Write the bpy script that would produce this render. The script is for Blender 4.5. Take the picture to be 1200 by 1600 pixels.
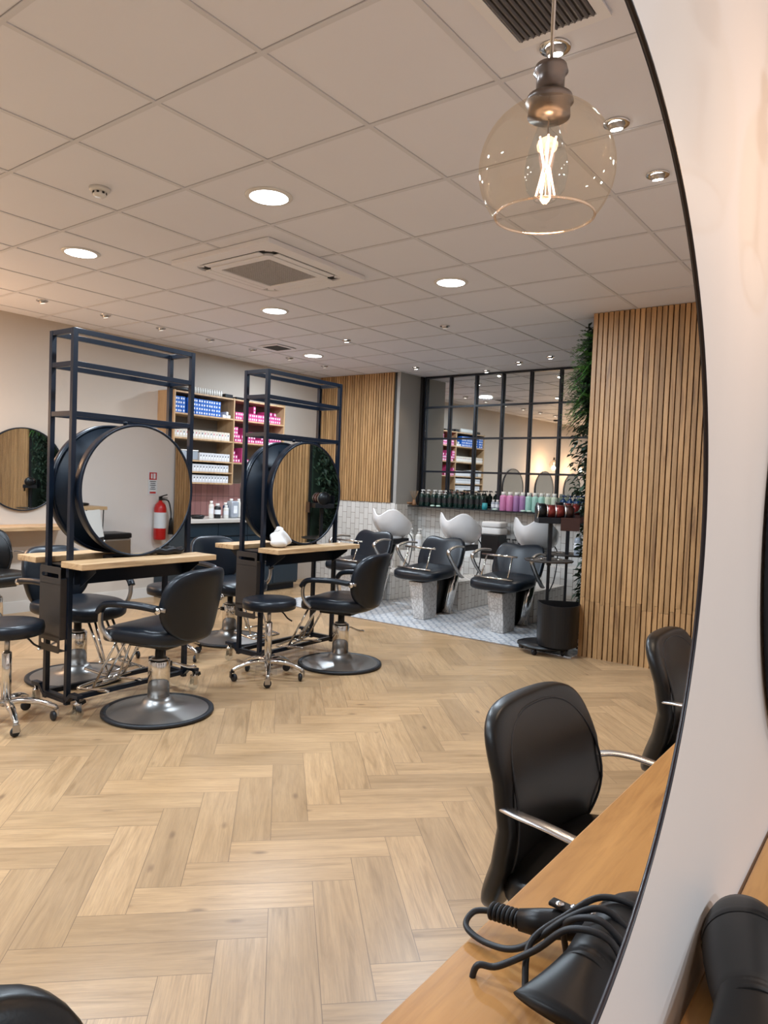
import bpy, bmesh, math, random
from mathutils import Vector, Matrix
random.seed(7)
PI = math.pi
for o in list(bpy.data.objects): bpy.data.objects.remove(o)
SC = bpy.context.scene
COL = SC.collection

# ------------------------------------------------------------------ camera
CAMP = Vector((2.513, -1.7425, 1.375))
YAW, PITCH, ROLL = math.radians(323.0898), math.radians(-2.213), math.radians(2.219)
Fw = Vector((math.sin(YAW)*math.cos(PITCH), math.cos(YAW)*math.cos(PITCH), math.sin(PITCH)))
R0 = Vector((math.cos(YAW), -math.sin(YAW), 0)); U0 = R0.cross(Fw)
Rt = R0*math.cos(ROLL) + U0*math.sin(ROLL); Up = -R0*math.sin(ROLL) + U0*math.cos(ROLL)
cd = bpy.data.cameras.new('camera'); cam = bpy.data.objects.new('camera', cd); COL.objects.link(cam)
cd.sensor_fit = 'VERTICAL'; cd.sensor_height = 24; cd.lens = 1122.4/1600*24; cd.clip_start = 0.02
cam.matrix_world = Matrix.Translation(CAMP) @ Matrix((Rt, Up, -Fw)).transposed().to_4x4()
SC.camera = cam

# ------------------------------------------------------------------ view + world + room lamps
SC.view_settings.view_transform = 'Standard'; SC.view_settings.look = 'None'
SC.view_settings.gamma = 1; SC.view_settings.use_curve_mapping = False
SC.view_settings.exposure = 0.0
w = bpy.data.worlds.new('world'); SC.world = w; w.use_nodes = True
w.node_tree.nodes['Background'].inputs[0].default_value = (.9, .85, .8, 1)
w.node_tree.nodes['Background'].inputs[1].default_value = 0.02

def area(name, loc, size, power, col, rot=(0, 0, 0)):
    l = bpy.data.lights.new(name, 'AREA'); l.shape = 'DISK'; l.size = size; l.energy = power; l.color = col
    o = bpy.data.objects.new(name, l); COL.objects.link(o); o.location = loc; o.rotation_euler = rot; return o
def spot(name, loc, power, col, ang=100, blend=.8, r=.03, rot=(0, 0, 0)):
    l = bpy.data.lights.new(name, 'SPOT'); l.energy = power; l.color = col; l.spot_size = math.radians(ang)
    l.spot_blend = blend; l.shadow_soft_size = r
    o = bpy.data.objects.new(name, l); COL.objects.link(o); o.location = loc; o.rotation_euler = rot; return o
def point(name, loc, power, col, r=.03):
    l = bpy.data.lights.new(name, 'POINT'); l.energy = power; l.color = col; l.shadow_soft_size = r
    o = bpy.data.objects.new(name, l); COL.objects.link(o); o.location = loc; return o
ZC = 2.85
COOL = (.73, .865, 1.0); WARM = (1, .78, .55)
LEDS = [(-.3, .9), (-2.1, .9), (-.3, 2.7), (-2.1, 2.7), (-3.3, 4.5)]
LED_UNSEEN = [(-.3, -.9), (-2.1, -.9), (-.3, -2.7), (-2.1, -2.7), (4.96, -.9), (4.96, 1.5), (4.96, -3.0)]
for x, y in LEDS + LED_UNSEEN:
    area('panel_lamp', (x, y, ZC-.03), .2, 49 if x < 2.3 else 60, COOL)
SPOT_R = [(1.45, .52), (1.45, 1.115), (1.45, 1.67)]
SPOT_L = [(-3.68, 1.46), (-3.68, 2.06), (-3.68, 2.67), (-3.68, 3.29), (-3.68, 3.9), (-3.68, 4.49), (-3.68, 5.12)]
SPOT_O = [(-2.35, 3.97, 1), (-2.66, 5.69, 2), (-1.094, 3.878, 0), (-1.336, 5.878, 1), (-.863, 5.69, 1), (-1.97, 6.25, 1)]
for x, y in SPOT_R: spot('spot_lamp', (x, y, ZC-.04), 18, WARM)
for x, y in SPOT_L: spot('spot_lamp', (x, y, ZC-.05), 7, WARM, 110)
for x, y, k in SPOT_O:
    if k: spot('spot_lamp', (x, y, ZC-.05), 20 if k == 1 else 12, (1, .86, .7) if k == 1 else WARM, 110)
for x, y in ((3.21, -.1), (3.21, -1.2), (3.21, 1.1)): spot('spot_lamp', (x, y, ZC-.04), 14, (1, .92, .84), 140)

# ------------------------------------------------------------------ materials
MATS = {}
def mat(name, col, rough=.5, metal=0, spec=.5, emit=None, es=1, coat=0, alpha=None, trans=0):
    m = bpy.data.materials.new(name); m.use_nodes = True
    b = m.node_tree.nodes['Principled BSDF']
    b.inputs['Base Color'].default_value = (*col, 1); b.inputs['Roughness'].default_value = rough
    b.inputs['Metallic'].default_value = metal; b.inputs['Specular IOR Level'].default_value = spec
    b.inputs['Coat Weight'].default_value = coat; b.inputs['Transmission Weight'].default_value = trans
    if emit: b.inputs['Emission Color'].default_value = (*emit, 1); b.inputs['Emission Strength'].default_value = es
    MATS[name] = m; return m
def nd(m, t, **k):
    n = m.node_tree.nodes.new(t)
    for a, v in k.items(): setattr(n, a, v)
    return n
def ln(m, a, b): m.node_tree.links.new(a, b)
def bsdf(m): return m.node_tree.nodes['Principled BSDF']
def mth(m, op, a, b=None, c=None, clamp=False):
    n = nd(m, 'ShaderNodeMath', operation=op); n.use_clamp = clamp
    for i, v in enumerate((a, b, c)):
        if v is None: continue
        if isinstance(v, (int, float)): n.inputs[i].default_value = v
        else: ln(m, v, n.inputs[i])
    return n.outputs[0]
def mixc(m, f, a, b):
    n = nd(m, 'ShaderNodeMix', data_type='RGBA')
    for s, v in ((n.inputs['Factor'], f), (n.inputs['A'], a), (n.inputs['B'], b)):
        if isinstance(v, tuple): s.default_value = (*v, 1) if len(v) == 3 else v
        elif isinstance(v, (int, float)): s.default_value = v
        else: ln(m, v, s)
    return n.outputs['Result']
def ramp(m, f, stops):
    n = nd(m, 'ShaderNodeValToRGB'); e = n.color_ramp.elements
    e[0].position, e[0].color = stops[0][0], (*stops[0][1], 1)
    e[1].position, e[1].color = stops[-1][0], (*stops[-1][1], 1)
    for p, c in stops[1:-1]: x = e.new(p); x.color = (*c, 1)
    ln(m, f, n.inputs[0]); return n.outputs[0]
def coords(m, kind='Object', scale=(1, 1, 1), rot=(0, 0, 0), loc=(0, 0, 0)):
    t = nd(m, 'ShaderNodeTexCoord'); mp = nd(m, 'ShaderNodeMapping')
    mp.inputs['Scale'].default_value = scale; mp.inputs['Rotation'].default_value = rot; mp.inputs['Location'].default_value = loc
    ln(m, t.outputs[kind], mp.inputs[0]); return mp.outputs[0]
def noise(m, vec, scale, detail=3, rough=.5, dist=0):
    n = nd(m, 'ShaderNodeTexNoise'); n.inputs['Scale'].default_value = scale; n.inputs['Detail'].default_value = detail
    n.inputs['Roughness'].default_value = rough; n.inputs['Distortion'].default_value = dist
    ln(m, vec, n.inputs['Vector']); return n.outputs['Fac']
def bump(m, h, s=.2, d=.01):
    n = nd(m, 'ShaderNodeBump'); n.inputs['Strength'].default_value = s; n.inputs['Distance'].default_value = d
    ln(m, h, n.inputs['Height']); ln(m, n.outputs[0], bsdf(m).inputs['Normal'])

def grain_wood(name, c1, c2, c3, axis='x', scale=1., rough=.5, attr=None, knots=True, kind='Object'):
    """plank-like wood: streaks along an axis, optional per-face random attribute"""
    m = mat(name, c1, rough)
    sc = {'x': (1.2, 14, 14), 'y': (14, 1.2, 14), 'z': (14, 14, 1.2)}[axis]
    v = coords(m, kind, tuple(s*scale for s in sc))
    if attr:
        a = nd(m, 'ShaderNodeAttribute', attribute_name=attr)
        ad = nd(m, 'ShaderNodeVectorMath', operation='ADD'); ln(m, v, ad.inputs[0])
        mu = nd(m, 'ShaderNodeVectorMath', operation='SCALE'); ln(m, a.outputs['Vector'], mu.inputs[0]); mu.inputs['Scale'].default_value = 37
        ln(m, mu.outputs[0], ad.inputs[1]); v = ad.outputs[0]
    f = noise(m, v, 1.6, 6, .6, 1.2)
    c = ramp(m, f, [(.3, c3), (.45, c2), (.62, c1), (.8, tuple(min(1, x*1.12) for x in c1))])
    f2 = noise(m, v, 9, 3, .6)
    c = mixc(m, mth(m, 'MULTIPLY', mth(m, 'SUBTRACT', f2, .5, clamp=True), 1.6, clamp=True), c, c3)
    if attr:
        hv = nd(m, 'ShaderNodeHueSaturation'); ln(m, c, hv.inputs['Color'])
        ln(m, mth(m, 'ADD', mth(m, 'MULTIPLY', a.outputs['Fac'], .30), .84), hv.inputs['Value'])
        c = hv.outputs[0]
    ln(m, c, bsdf(m).inputs['Base Color'])
    bump(m, f2, .12, .002)
    return m

def plain_wall(name, c, rough=.7):
    m = mat(name, c, rough)
    f = noise(m, coords(m), 1.3, 4, .6)
    ln(m, mixc(m, f, tuple(x*.95 for x in c), tuple(min(1, x*1.05) for x in c)), bsdf(m).inputs['Base Color'])
    bump(m, noise(m, coords(m), 180, 2), .05, .002)
    return m
plain_wall('wall_paint', (.50, .435, .37)); plain_wall('near_wall_paint', (.80, .725, .68), .45)
plain_wall('grey_paint', (.33, .31, .285)); plain_wall('skirting_white', (.6, .56, .51))
# ceiling tiles: faint dark joints along the 0.6 m grid
m = mat('ceiling_tile', (.60, .555, .53), .55)
tc = nd(m, 'ShaderNodeTexCoord'); sp = nd(m, 'ShaderNodeSeparateXYZ'); ln(m, tc.outputs['Object'], sp.inputs[0])
def joint(s):
    f = mth(m, 'FRACT', mth(m, 'ADD', mth(m, 'DIVIDE', s, .6), 100.5))
    d = mth(m, 'ABSOLUTE', mth(m, 'SUBTRACT', f, .5)); return mth(m, 'LESS_THAN', d, .0215)
jj = mth(m, 'MAXIMUM', joint(sp.outputs[0]), joint(sp.outputs[1]))
cn = mixc(m, noise(m, coords(m), 2, 3), (.70, .70, .755), (.74, .74, .79))
ln(m, mixc(m, jj, cn, (.36, .345, .36)), bsdf(m).inputs['Base Color'])
bump(m, noise(m, coords(m), 260, 2), .08, .001)
mat('ceiling_bar', (.61, .605, .64), .5)
mat('black_metal', (.006, .007, .010), .38, spec=.3); mat('frame_black', (.004, .008, .016), .34, spec=.35)
mat('navy_panel', (.003, .009, .018), .45, spec=.3); mat('navy_cabinet', (.010, .024, .038), .4)
mat('dark_brown_metal', (.032, .025, .021), .42, spec=.4)
mat('chrome', (.72, .71, .69), .12, 1); mat('brushed_steel', (.45, .43, .41), .33, 1); mat('aluminium', (.62, .62, .64), .27, 1)
mat('rubber', (.008, .010, .014), .5); mat('plastic_black', (.006, .006, .007), .38, spec=.35); mat('plastic_grey', (.018, .018, .019), .42, spec=.35)
mat('mirror_glass', (.72, .74, .73), .015, 1); mat('mirror_edge', (.018, .012, .016), .3)
mat('white_plastic', (.66, .64, .61), .4); mat('white_gloss', (.72, .70, .69), .12, coat=.5)
mat('ac_white', (.76, .75, .77), .4); mat('ac_grille', (.46, .44, .44), .6); mat('vent_dark', (.02, .018, .018), .6); mat('vent_slat', (.13, .12, .12), .5)
mat('led', (1, 1, 1), .5, emit=(.93, .96, 1), es=9); mat('spot_on', (1, 1, 1), .5, emit=(1, .93, .82), es=30)
mat('spot_dim', (1, 1, 1), .5, emit=(1, .92, .85), es=1.1); mat('filament', (1, .8, .6), .5, emit=(1, .56, .45), es=6)
mat('white_paper', (.74, .73, .71), .7); mat('towel', (.70, .68, .66), .95)
mat('fern_green', (.07, .19, .035), .5); mat('leaf_dark', (.016, .030, .018), .45); mat('leaf_mid', (.035, .065, .035), .5)
mat('red', (.52, .012, .012), .3); mat('red_foil', (.20, .03, .025), .25, .4); mat('brown_foil', (.05, .02, .016), .28, .3); mat('silver_foil', (.7, .7, .72), .25, 1)
mat('blue_box', (.014, .12, .48), .5); mat('pink_box', (.52, .06, .21), .5); mat('cream_box', (.62, .56, .47), .5); mat('white_box', (.60, .60, .62), .5)
mat('label_white', (.75, .76, .78), .5); mat('label_dark', (.03, .03, .035), .5); mat('label_red', (.45, .05, .06), .5)
mat('bottle_green', (.006, .022, .018), .12, coat=.3); mat('bottle_teal', (.03, .28, .32), .3); mat('bottle_pink', (.56, .20, .38), .3)
mat('bottle_violet', (.33, .17, .35), .3); mat('bottle_mint', (.33, .56, .49), .3); mat('bottle_sage', (.50, .58, .46), .3)
mat('bottle_blue', (.012, .045, .13), .2); mat('bottle_rose', (.60, .26, .27), .3); mat('bottle_clear', (.5, .55, .62), .15, trans=.4)
mat('bottle_white', (.68, .67, .63), .3); mat('bottle_amber', (.35, .15, .06), .3); mat('plug_dark', (.02, .02, .02), .5)
mat('reed', (.42, .26, .14), .7); mat('bowl_wood', (.38, .2, .1), .5); mat('soap', (.45, .6, .52), .5)
mat('stone_top', (.52, .49, .45), .35); mat('socket_metal', (.20, .17, .155), .3, 1); mat('screw', (.8, .8, .8), .3, 1)

# leather
m = mat('leather', (.006, .009, .014), .34, spec=.35); bump(m, noise(m, coords(m), 320, 2), .10, .001)
m = mat('leather_brown', (.007, .0065, .0065), .34, spec=.35); bump(m, noise(m, coords(m), 320, 2), .10, .001)
# clear caster / bottle glass
def thin_glass(name, tint, base=.06, edge=.55, glint=(1, 1, 1)):
    m = bpy.data.materials.new(name); m.use_nodes = True; nt = m.node_tree; nt.nodes.remove(bsdf(m))
    out = nt.nodes['Material Output']; tr = nd(m, 'ShaderNodeBsdfTransparent'); gl = nd(m, 'ShaderNodeBsdfGlossy')
    tr.inputs[0].default_value = (*tint, 1); gl.inputs[0].default_value = (*glint, 1); gl.inputs['Roughness'].default_value = .02
    lw = nd(m, 'ShaderNodeLayerWeight'); lw.inputs[0].default_value = .25
    f = mth(m, 'ADD', mth(m, 'MULTIPLY', lw.outputs['Facing'], edge), base, clamp=True)
    f = mth(m, 'MULTIPLY', mth(m, 'POWER', lw.outputs['Facing'], 3), edge); f = mth(m, 'ADD', f, base, clamp=True)
    mx = nd(m, 'ShaderNodeMixShader'); ln(m, f, mx.inputs[0]); ln(m, tr.outputs[0], mx.inputs[1]); ln(m, gl.outputs[0], mx.inputs[2])
    ln(m, mx.outputs[0], out.inputs[0]); MATS[name] = m; return m
thin_glass('amber_glass', (.965, .935, .875), .05, .6, (1, .93, .82)); thin_glass('rim_glass', (.95, .9, .85), .35, .6, (1, .9, .8)); thin_glass('clear_glass', (.9, .93, .95), .05, .5)

grain_wood('floor_oak', (.475, .305, .160), (.42, .265, .137), (.31, .19, .092), 'x', 1., .33, attr='rnd', kind='UV')
m = MATS['floor_oak']
uv = nd(m, 'ShaderNodeUVMap', uv_map='edge'); s2 = nd(m, 'ShaderNodeSeparateXYZ'); ln(m, uv.outputs[0], s2.inputs[0])
def near(s, span, wd):
    a = mth(m, 'LESS_THAN', s, wd); b = mth(m, 'GREATER_THAN', s, span-wd); return mth(m, 'MAXIMUM', a, b)
PW, PL = .147, .588
eg = mth(m, 'MAXIMUM', near(s2.outputs[0], PL, .0012), near(s2.outputs[1], PW, .0012))
old = bsdf(m).inputs['Base Color'].links[0].from_socket
gv = coords(m, 'UV', (3, 90, 1)); old = mixc(m, mth(m, 'MULTIPLY', mth(m, 'SUBTRACT', noise(m, gv, 2.2, 4, .7), .45, clamp=True), 2.2, clamp=True), old, (.25, .165, .095))
kv = nd(m, 'ShaderNodeTexVoronoi'); kv.inputs['Scale'].default_value = 1; ln(m, coords(m, 'UV', (2.6, 6.5, 1)), kv.inputs['Vector'])
old = mixc(m, ramp(m, kv.outputs['Distance'], [(.03, (.75, .75, .75)), (.10, (0, 0, 0)), (1, (0, 0, 0))]), old, (.17, .10, .055))
ln(m, mixc(m, mth(m, 'MULTIPLY', eg, .75), old, (.13, .08, .045)), bsdf(m).inputs['Base Color'])
grain_wood('slat_oak', (.50, .285, .125), (.41, .225, .09), (.22, .11, .045), 'z', .8, .5, attr='rnd')
grain_wood('worktop_oak', (.58, .30, .10), (.50, .25, .08), (.33, .15, .045), 'y', .7, .33)
grain_wood('desk_oak', (.56, .37, .20), (.48, .30, .15), (.28, .16, .08), 'y', 1., .45)
grain_wood('shelf_oak', (.50, .33, .18), (.44, .28, .15), (.30, .18, .09), 'z', .6, .5)
mat('shelf_inside', (.16, .13, .10), .6)
# stacked white wall tiles, vertical running bond
def tiles(name, c1, c2, grout, plane, bw, bh, off=.5, rough=.25, ms=.02):
    m = mat(name, c1, rough)
    t = nd(m, 'ShaderNodeTexCoord'); s = nd(m, 'ShaderNodeSeparateXYZ'); ln(m, t.outputs['Object'], s.inputs[0])
    cx = nd(m, 'ShaderNodeCombineXYZ'); ln(m, s.outputs[2], cx.inputs[0])
    ln(m, mth(m, 'ADD', s.outputs[0], s.outputs[1]), cx.inputs[1])
    b = nd(m, 'ShaderNodeTexBrick'); b.offset = off; b.inputs['Scale'].default_value = 1
    b.inputs['Brick Width'].default_value = bw; b.inputs['Row Height'].default_value = bh
    b.inputs['Mortar Size'].default_value = ms*bh; b.inputs['Mortar Smooth'].default_value = .1
    b.inputs['Color1'].default_value = (*c1, 1); b.inputs['Color2'].default_value = (*c2, 1); b.inputs['Mortar'].default_value = (*grout, 1)
    ln(m, cx.outputs[0], b.inputs[0]); ln(m, b.outputs[0], bsdf(m).inputs['Base Color']); return m
tiles('wall_tile', (.68, .65, .61), (.60, .57, .53), (.17, .13, .10), 'x', .15, .075, ms=.03)
tiles('pink_tile', (.42, .21, .19), (.34, .16, .15), (.12, .07, .06), 'y', .23, .085, 0, .3, ms=.03)
# patterned floor tiles
m = mat('patterned_tile', (.6, .6, .6), .35)
t = nd(m, 'ShaderNodeTexCoord'); s = nd(m, 'ShaderNodeSeparateXYZ'); ln(m, t.outputs['Object'], s.inputs[0])
def fr(v, p, o=0.): return mth(m, 'FRACT', mth(m, 'ADD', mth(m, 'DIVIDE', v, p), 50.+o))
def tri(v, p, o=0.): return mth(m, 'ABSOLUTE', mth(m, 'SUBTRACT', fr(v, p, o), .5))
sx, sy = s.outputs[0], s.outputs[1]
P = .1
a = tri(mth(m, 'ADD', sx, sy), P); b = tri(mth(m, 'SUBTRACT', sx, sy), P)
lat = mth(m, 'MAXIMUM', mth(m, 'LESS_THAN', a, .10), mth(m, 'LESS_THAN', b, .10))
dx, dy = mth(m, 'SUBTRACT', fr(sx, P), .5), mth(m, 'SUBTRACT', fr(sy, P), .5)
rr = mth(m, 'SQRT', mth(m, 'ADD', mth(m, 'MULTIPLY', dx, dx), mth(m, 'MULTIPLY', dy, dy)))
ring = mth(m, 'LESS_THAN', mth(m, 'ABSOLUTE', mth(m, 'SUBTRACT', rr, .30)), .055)
pat = mth(m, 'MAXIMUM', lat, ring)
gr = mth(m, 'MAXIMUM', mth(m, 'GREATER_THAN', tri(sx, .4), .492), mth(m, 'GREATER_THAN', tri(sy, .4), .492))
c = mixc(m, pat, (.68, .67, .66), (.36, .38, .42)); c = mixc(m, gr, c, (.12, .12, .13)); ln(m, c, bsdf(m).inputs['Base Color'])
# carved stone look of the basin pedestals
m = mat('carved_stone', (.5, .48, .45), .5)
v = nd(m, 'ShaderNodeTexVoronoi', feature='DISTANCE_TO_EDGE'); v.inputs['Scale'].default_value = 34; ln(m, coords(m, scale=(1, 1, .6)), v.inputs['Vector'])
ln(m, ramp(m, v.outputs['Distance'], [(0, (.34, .32, .30)), (.12, (.58, .56, .54)), (1, (.64, .62, .60))]), bsdf(m).inputs['Base Color'])
# brushed dark base plates
m = mat('base_plate', (.30, .285, .27), .36, .85); 

# ------------------------------------------------------------------ mesh helper
class MB:
    def __init__(s): s.v, s.f, s.mi, s.sm = [], [], [], []
    def add(s, vs, fs, mi=0, sm=False):
        k = len(s.v); s.v += [Vector(p) for p in vs]; s.f += [[i+k for i in f] for f in fs]; s.mi += [mi]*len(fs); s.sm += [sm]*len(fs); return s
    def box(s, c, d, rz=0, mi=0, M=None):
        x, y, z = d[0]/2, d[1]/2, d[2]/2
        P = [Vector((a*x, b*y, e*z)) for e in (-1, 1) for b in (-1, 1) for a in (-1, 1)]
        R = M if M else Matrix.Rotation(rz, 3, 'Z'); P = [R @ p + Vector(c) for p in P]
        return s.add(P, [(0, 2, 3, 1), (4, 5, 7, 6), (0, 1, 5, 4), (2, 6, 7, 3), (0, 4, 6, 2), (1, 3, 7, 5)], mi)
    def tube(s, pts, r, n=10, mi=0, closed=False, caps=True, flat=None, up=None):
        pts = [Vector(p) for p in pts]; N = len(pts); rs = r if isinstance(r, (list, tuple)) else [r]*N
        rings = []; prev = Vector(up) if up else None
        for i, p in enumerate(pts):
            a = pts[(i-1) % N] if (closed or i > 0) else p; b = pts[(i+1) % N] if (closed or i < N-1) else p
            t = (b-a).normalized()
            if prev is None: prev = Vector((0, 0, 1)) if abs(t.z) < .9 else Vector((1, 0, 0))
            u = (prev - t*prev.dot(t)).normalized(); prev = u if not up else Vector(up); w_ = t.cross(u)
            fu = flat or 1
            rings.append([p + (u*math.sin(2*PI*j/n)*fu + w_*math.cos(2*PI*j/n))*rs[i] for j in range(n)])
        vs = [q for rg in rings for q in rg]; fs = []
        for i in range(N if closed else N-1):
            k = (i+1) % N
            for j in range(n): fs.append((i*n+j, i*n+(j+1) % n, k*n+(j+1) % n, k*n+j))
        if caps and not closed: fs += [tuple(range(n))[::-1], tuple((N-1)*n+j for j in range(n))]
        return s.add(vs, fs, mi, True)
    def lathe(s, prof, n=32, c=(0, 0, 0), M=None, mi=0, caps=True, sm=True):
        c = Vector(c); M = M or Matrix.Identity(3); vs = []
        for r, z in prof: vs += [M @ Vector((r*math.cos(2*PI*j/n), r*math.sin(2*PI*j/n), z)) + c for j in range(n)]
        fs = []
        for i in range(len(prof)-1):
            for j in range(n): fs.append((i*n+j, i*n+(j+1) % n, (i+1)*n+(j+1) % n, (i+1)*n+j))
        s.add(vs, fs, mi, sm)
        if caps:
            k = len(s.v)-len(vs)
            for (a, rv) in ((0, True), (len(prof)-1, False)):
                if prof[a][0] > 1e-5:
                    ids = [k+a*n+j for j in range(n)]; s.f.append(ids[::-1] if rv else ids); s.mi.append(mi); s.sm.append(False)
        return s
    def sq(s, c, d, e1=.5, e2=.5, nu=28, nv=16, M=None, deform=None, mi=0):
        """superellipsoid cushion, half sizes d; e small = boxy"""
        def pw(v, e): return math.copysign(abs(v)**e, v)
        vs = []; c = Vector(c)
        for i in range(nv+1):
            ph = -PI/2 + PI*i/nv
            for j in range(nu):
                th = 2*PI*j/nu
                p = Vector((d[0]*pw(math.cos(ph), e1)*pw(math.cos(th), e2), d[1]*pw(math.cos(ph), e1)*pw(math.sin(th), e2), d[2]*pw(math.sin(ph), e1)))
                if deform: p = deform(p)
                if M: p = M @ p
                vs.append(p+c)
        fs = [(i*nu+j, i*nu+(j+1) % nu, (i+1)*nu+(j+1) % nu, (i+1)*nu+j) for i in range(nv) for j in range(nu)]
        return s.add(vs, fs, mi, True)
    def prism(s, poly, z0, z1, mi=0, M=None, c=(0, 0, 0)):
        n = len(poly); M = M or Matrix.Identity(3); c = Vector(c)
        vs = [M @ Vector((x, y, z0)) + c for x, y in poly] + [M @ Vector((x, y, z1)) + c for x, y in poly]
        fs = [tuple(range(n))[::-1], tuple(range(n, 2*n))] + [(i, (i+1) % n, n+(i+1) % n, n+i) for i in range(n)]
        return s.add(vs, fs, mi)
    def build(s, name, ms, parent=None, bevel=0, seg=2, label=None, loc=None, rz=0):
        me = bpy.data.meshes.new(name); me.from_pydata([tuple(p) for p in s.v], [], s.f); me.validate()
        for mm in (ms if isinstance(ms, (list, tuple)) else [ms]): me.materials.append(MATS[mm])
        if len(me.polygons) == len(s.f):
            for p, a, b in zip(me.polygons, s.mi, s.sm): p.material_index = a; p.use_smooth = b
        bm = bmesh.new(); bm.from_mesh(me); bmesh.ops.remove_doubles(bm, verts=bm.verts, dist=1e-6); bmesh.ops.recalc_face_normals(bm, faces=bm.faces); bm.to_mesh(me); bm.free()
        o = bpy.data.objects.new(name, me); COL.objects.link(o)
        if parent: o.parent = parent
        if bevel:
            md = o.modifiers.new('bevel', 'BEVEL'); md.width = bevel; md.segments = seg; md.limit_method = 'ANGLE'; md.angle_limit = math.radians(50)
        if label: o['label'] = label
        if loc: o.location = loc
        if rz: o.rotation_euler.z = rz
        return o
def tag(o, label, cat, group=None, kind=None):
    o['label'] = label; o['category'] = cat
    if group: o['group'] = group
    if kind: o['kind'] = kind
    return o
def thing(name, label, cat, loc=(0, 0, 0), rz=0, group=None):
    o = bpy.data.objects.new(name, None); COL.objects.link(o); o.empty_display_size = .1
    o.location = loc; o.rotation_euler = (0, 0, rz); return tag(o, label, cat, group)
def struct(o, label=None):
    o['kind'] = 'structure'
    if label: o['label'] = label
    return o
def dup(root, loc, rz=0, label=None, group=None):
    KIDS = {}
    for q in bpy.data.objects: KIDS.setdefault(q.parent, []).append(q)
    def cp(o, par):
        c = o.copy(); COL.objects.link(c)
        if par: c.parent = par
        for k in KIDS.get(o, []): cp(k, c)
        return c
    r = cp(root, None); r.location = loc; r.rotation_euler = (0, 0, rz)
    if label: r['label'] = label
    if group: r['group'] = group
    return r
RX = lambda a: Matrix.Rotation(a, 3, 'X'); RY = lambda a: Matrix.Rotation(a, 3, 'Y'); RZ = lambda a: Matrix.Rotation(a, 3, 'Z')
def arc(c, r, a0, a1, n, plane='xy'):
    out = []
    for i in range(n+1):
        a = a0+(a1-a0)*i/n; u, v = r*math.cos(a), r*math.sin(a)
        out.append({'xy': (c[0]+u, c[1]+v, c[2]), 'xz': (c[0]+u, c[1], c[2]+v), 'yz': (c[0], c[1]+u, c[2]+v)}[plane])
    return out
def smooth_path(pts, n=6):
    P = [Vector(p) for p in pts]; out = []
    for i in range(len(P)-1):
        p0, p1, p2, p3 = P[max(i-1, 0)], P[i], P[i+1], P[min(i+2, len(P)-1)]
        for k in range(n):
            t = k/n; out.append(.5*((2*p1)+(-p0+p2)*t+(2*p0-5*p1+4*p2-p3)*t*t+(-p0+3*p1-3*p2+p3)*t**3))
    out.append(P[-1]); return out

# ------------------------------------------------------------------ the room
XL, XM, YB, YF, XR = -4.43, 2.33, 6.44, -5.0, 8.6
def herring_floor():
    verts, faces, uv1, uv2, rnd = [], [], [], [], []
    B = Vector((.70711, .70711)); A = Vector((-.70711, .70711)); O = Vector((.900, .284)) - (B*4 + A*1)*PW
    def plank(x, y, horiz):
        wx, wy = (4, 1) if horiz else (1, 4)
        pts = [O + (B*(x+a*wx) + A*(y+b*wy))*PW for a, b in ((0, 0), (1, 0), (1, 1), (0, 1))]
        c = (pts[0]+pts[2])/2
        if not (XL-.3 < c.x < XR+.3 and YF-.3 < c.y < YB+.3): return
        k = len(verts); verts.extend([(p.x, p.y, 0) for p in pts]); faces.append((k, k+1, k+2, k+3))
        L = [(0, 0), (PL, 0), (PL, PW), (0, PW)] if horiz else [(0, PW), (0, 0), (PL, 0), (PL, PW)]
        r = random.random(); ox, oy = random.random()*9, random.random()*9
        uv2.append(L); uv1.append([(a+ox, b+oy) for a, b in L]); rnd.append(r)
    for k in range(-90, 110):
        for mI in range(-16, 18):
            plank(k+4*mI, k-4*mI, True); plank(k+4+4*mI, k-3-4*mI, False)
    me = bpy.data.meshes.new('floor'); me.from_pydata(verts, [], faces)
    la = me.uv_layers.new(name='UVMap'); lb = me.uv_layers.new(name='edge'); at = me.attributes.new('rnd', 'FLOAT', 'FACE')
    for i in range(len(faces)):
        at.data[i].value = rnd[i]
        for j in range(4): la.data[i*4+j].uv = uv1[i][j]; lb.data[i*4+j].uv = uv2[i][j]
    bm = bmesh.new(); bm.from_mesh(me)
    for co, no in (((XL, 0, 0), (-1, 0, 0)), ((XR, 0, 0), (1, 0, 0)), ((0, YF, 0), (0, -1, 0)), ((0, YB, 0), (0, 1, 0))):
        bmesh.ops.bisect_plane(bm, geom=bm.verts[:]+bm.edges[:]+bm.faces[:], plane_co=co, plane_no=no, clear_outer=True)
    bm.to_mesh(me); bm.free(); me.materials.append(MATS['floor_oak'])
    o = bpy.data.objects.new('floor', me); COL.objects.link(o); return o
struct(herring_floor(), 'pale oak herringbone floor')
struct(MB().box(((-3.3+.25)/2, (3.93+YB)/2, .004), (3.55, YB-3.93, .008)).build('floor', 'patterned_tile'), 'white and grey patterned tile floor under the wash basins')
struct(MB().box((-1.525, 3.922, .005), (3.55, .018, .011)).build('trim_1', 'aluminium'), 'metal strip between the oak floor and the patterned tiles')
struct(MB().add([(XL, YF, ZC), (XR, YF, ZC), (XR, YB, ZC), (XL, YB, ZC)], [(0, 1, 2, 3)]).build('ceiling', 'ceiling_tile'))
g = MB()
for i in range(-7, 15):
    x = .6*i
    if XL < x < XR: g.box((x, (YF+YB)/2, ZC-.002), (.022, YB-YF, .004))
for j in range(-8, 11):
    y = .6*j
    if YF < y < YB: g.box(((XL+XR)/2, y, ZC-.0025), (XR-XL, .022, .004))
struct(g.build('trim_2', 'ceiling_bar'), 'white metal grid of the suspended ceiling')
T = .1
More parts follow.
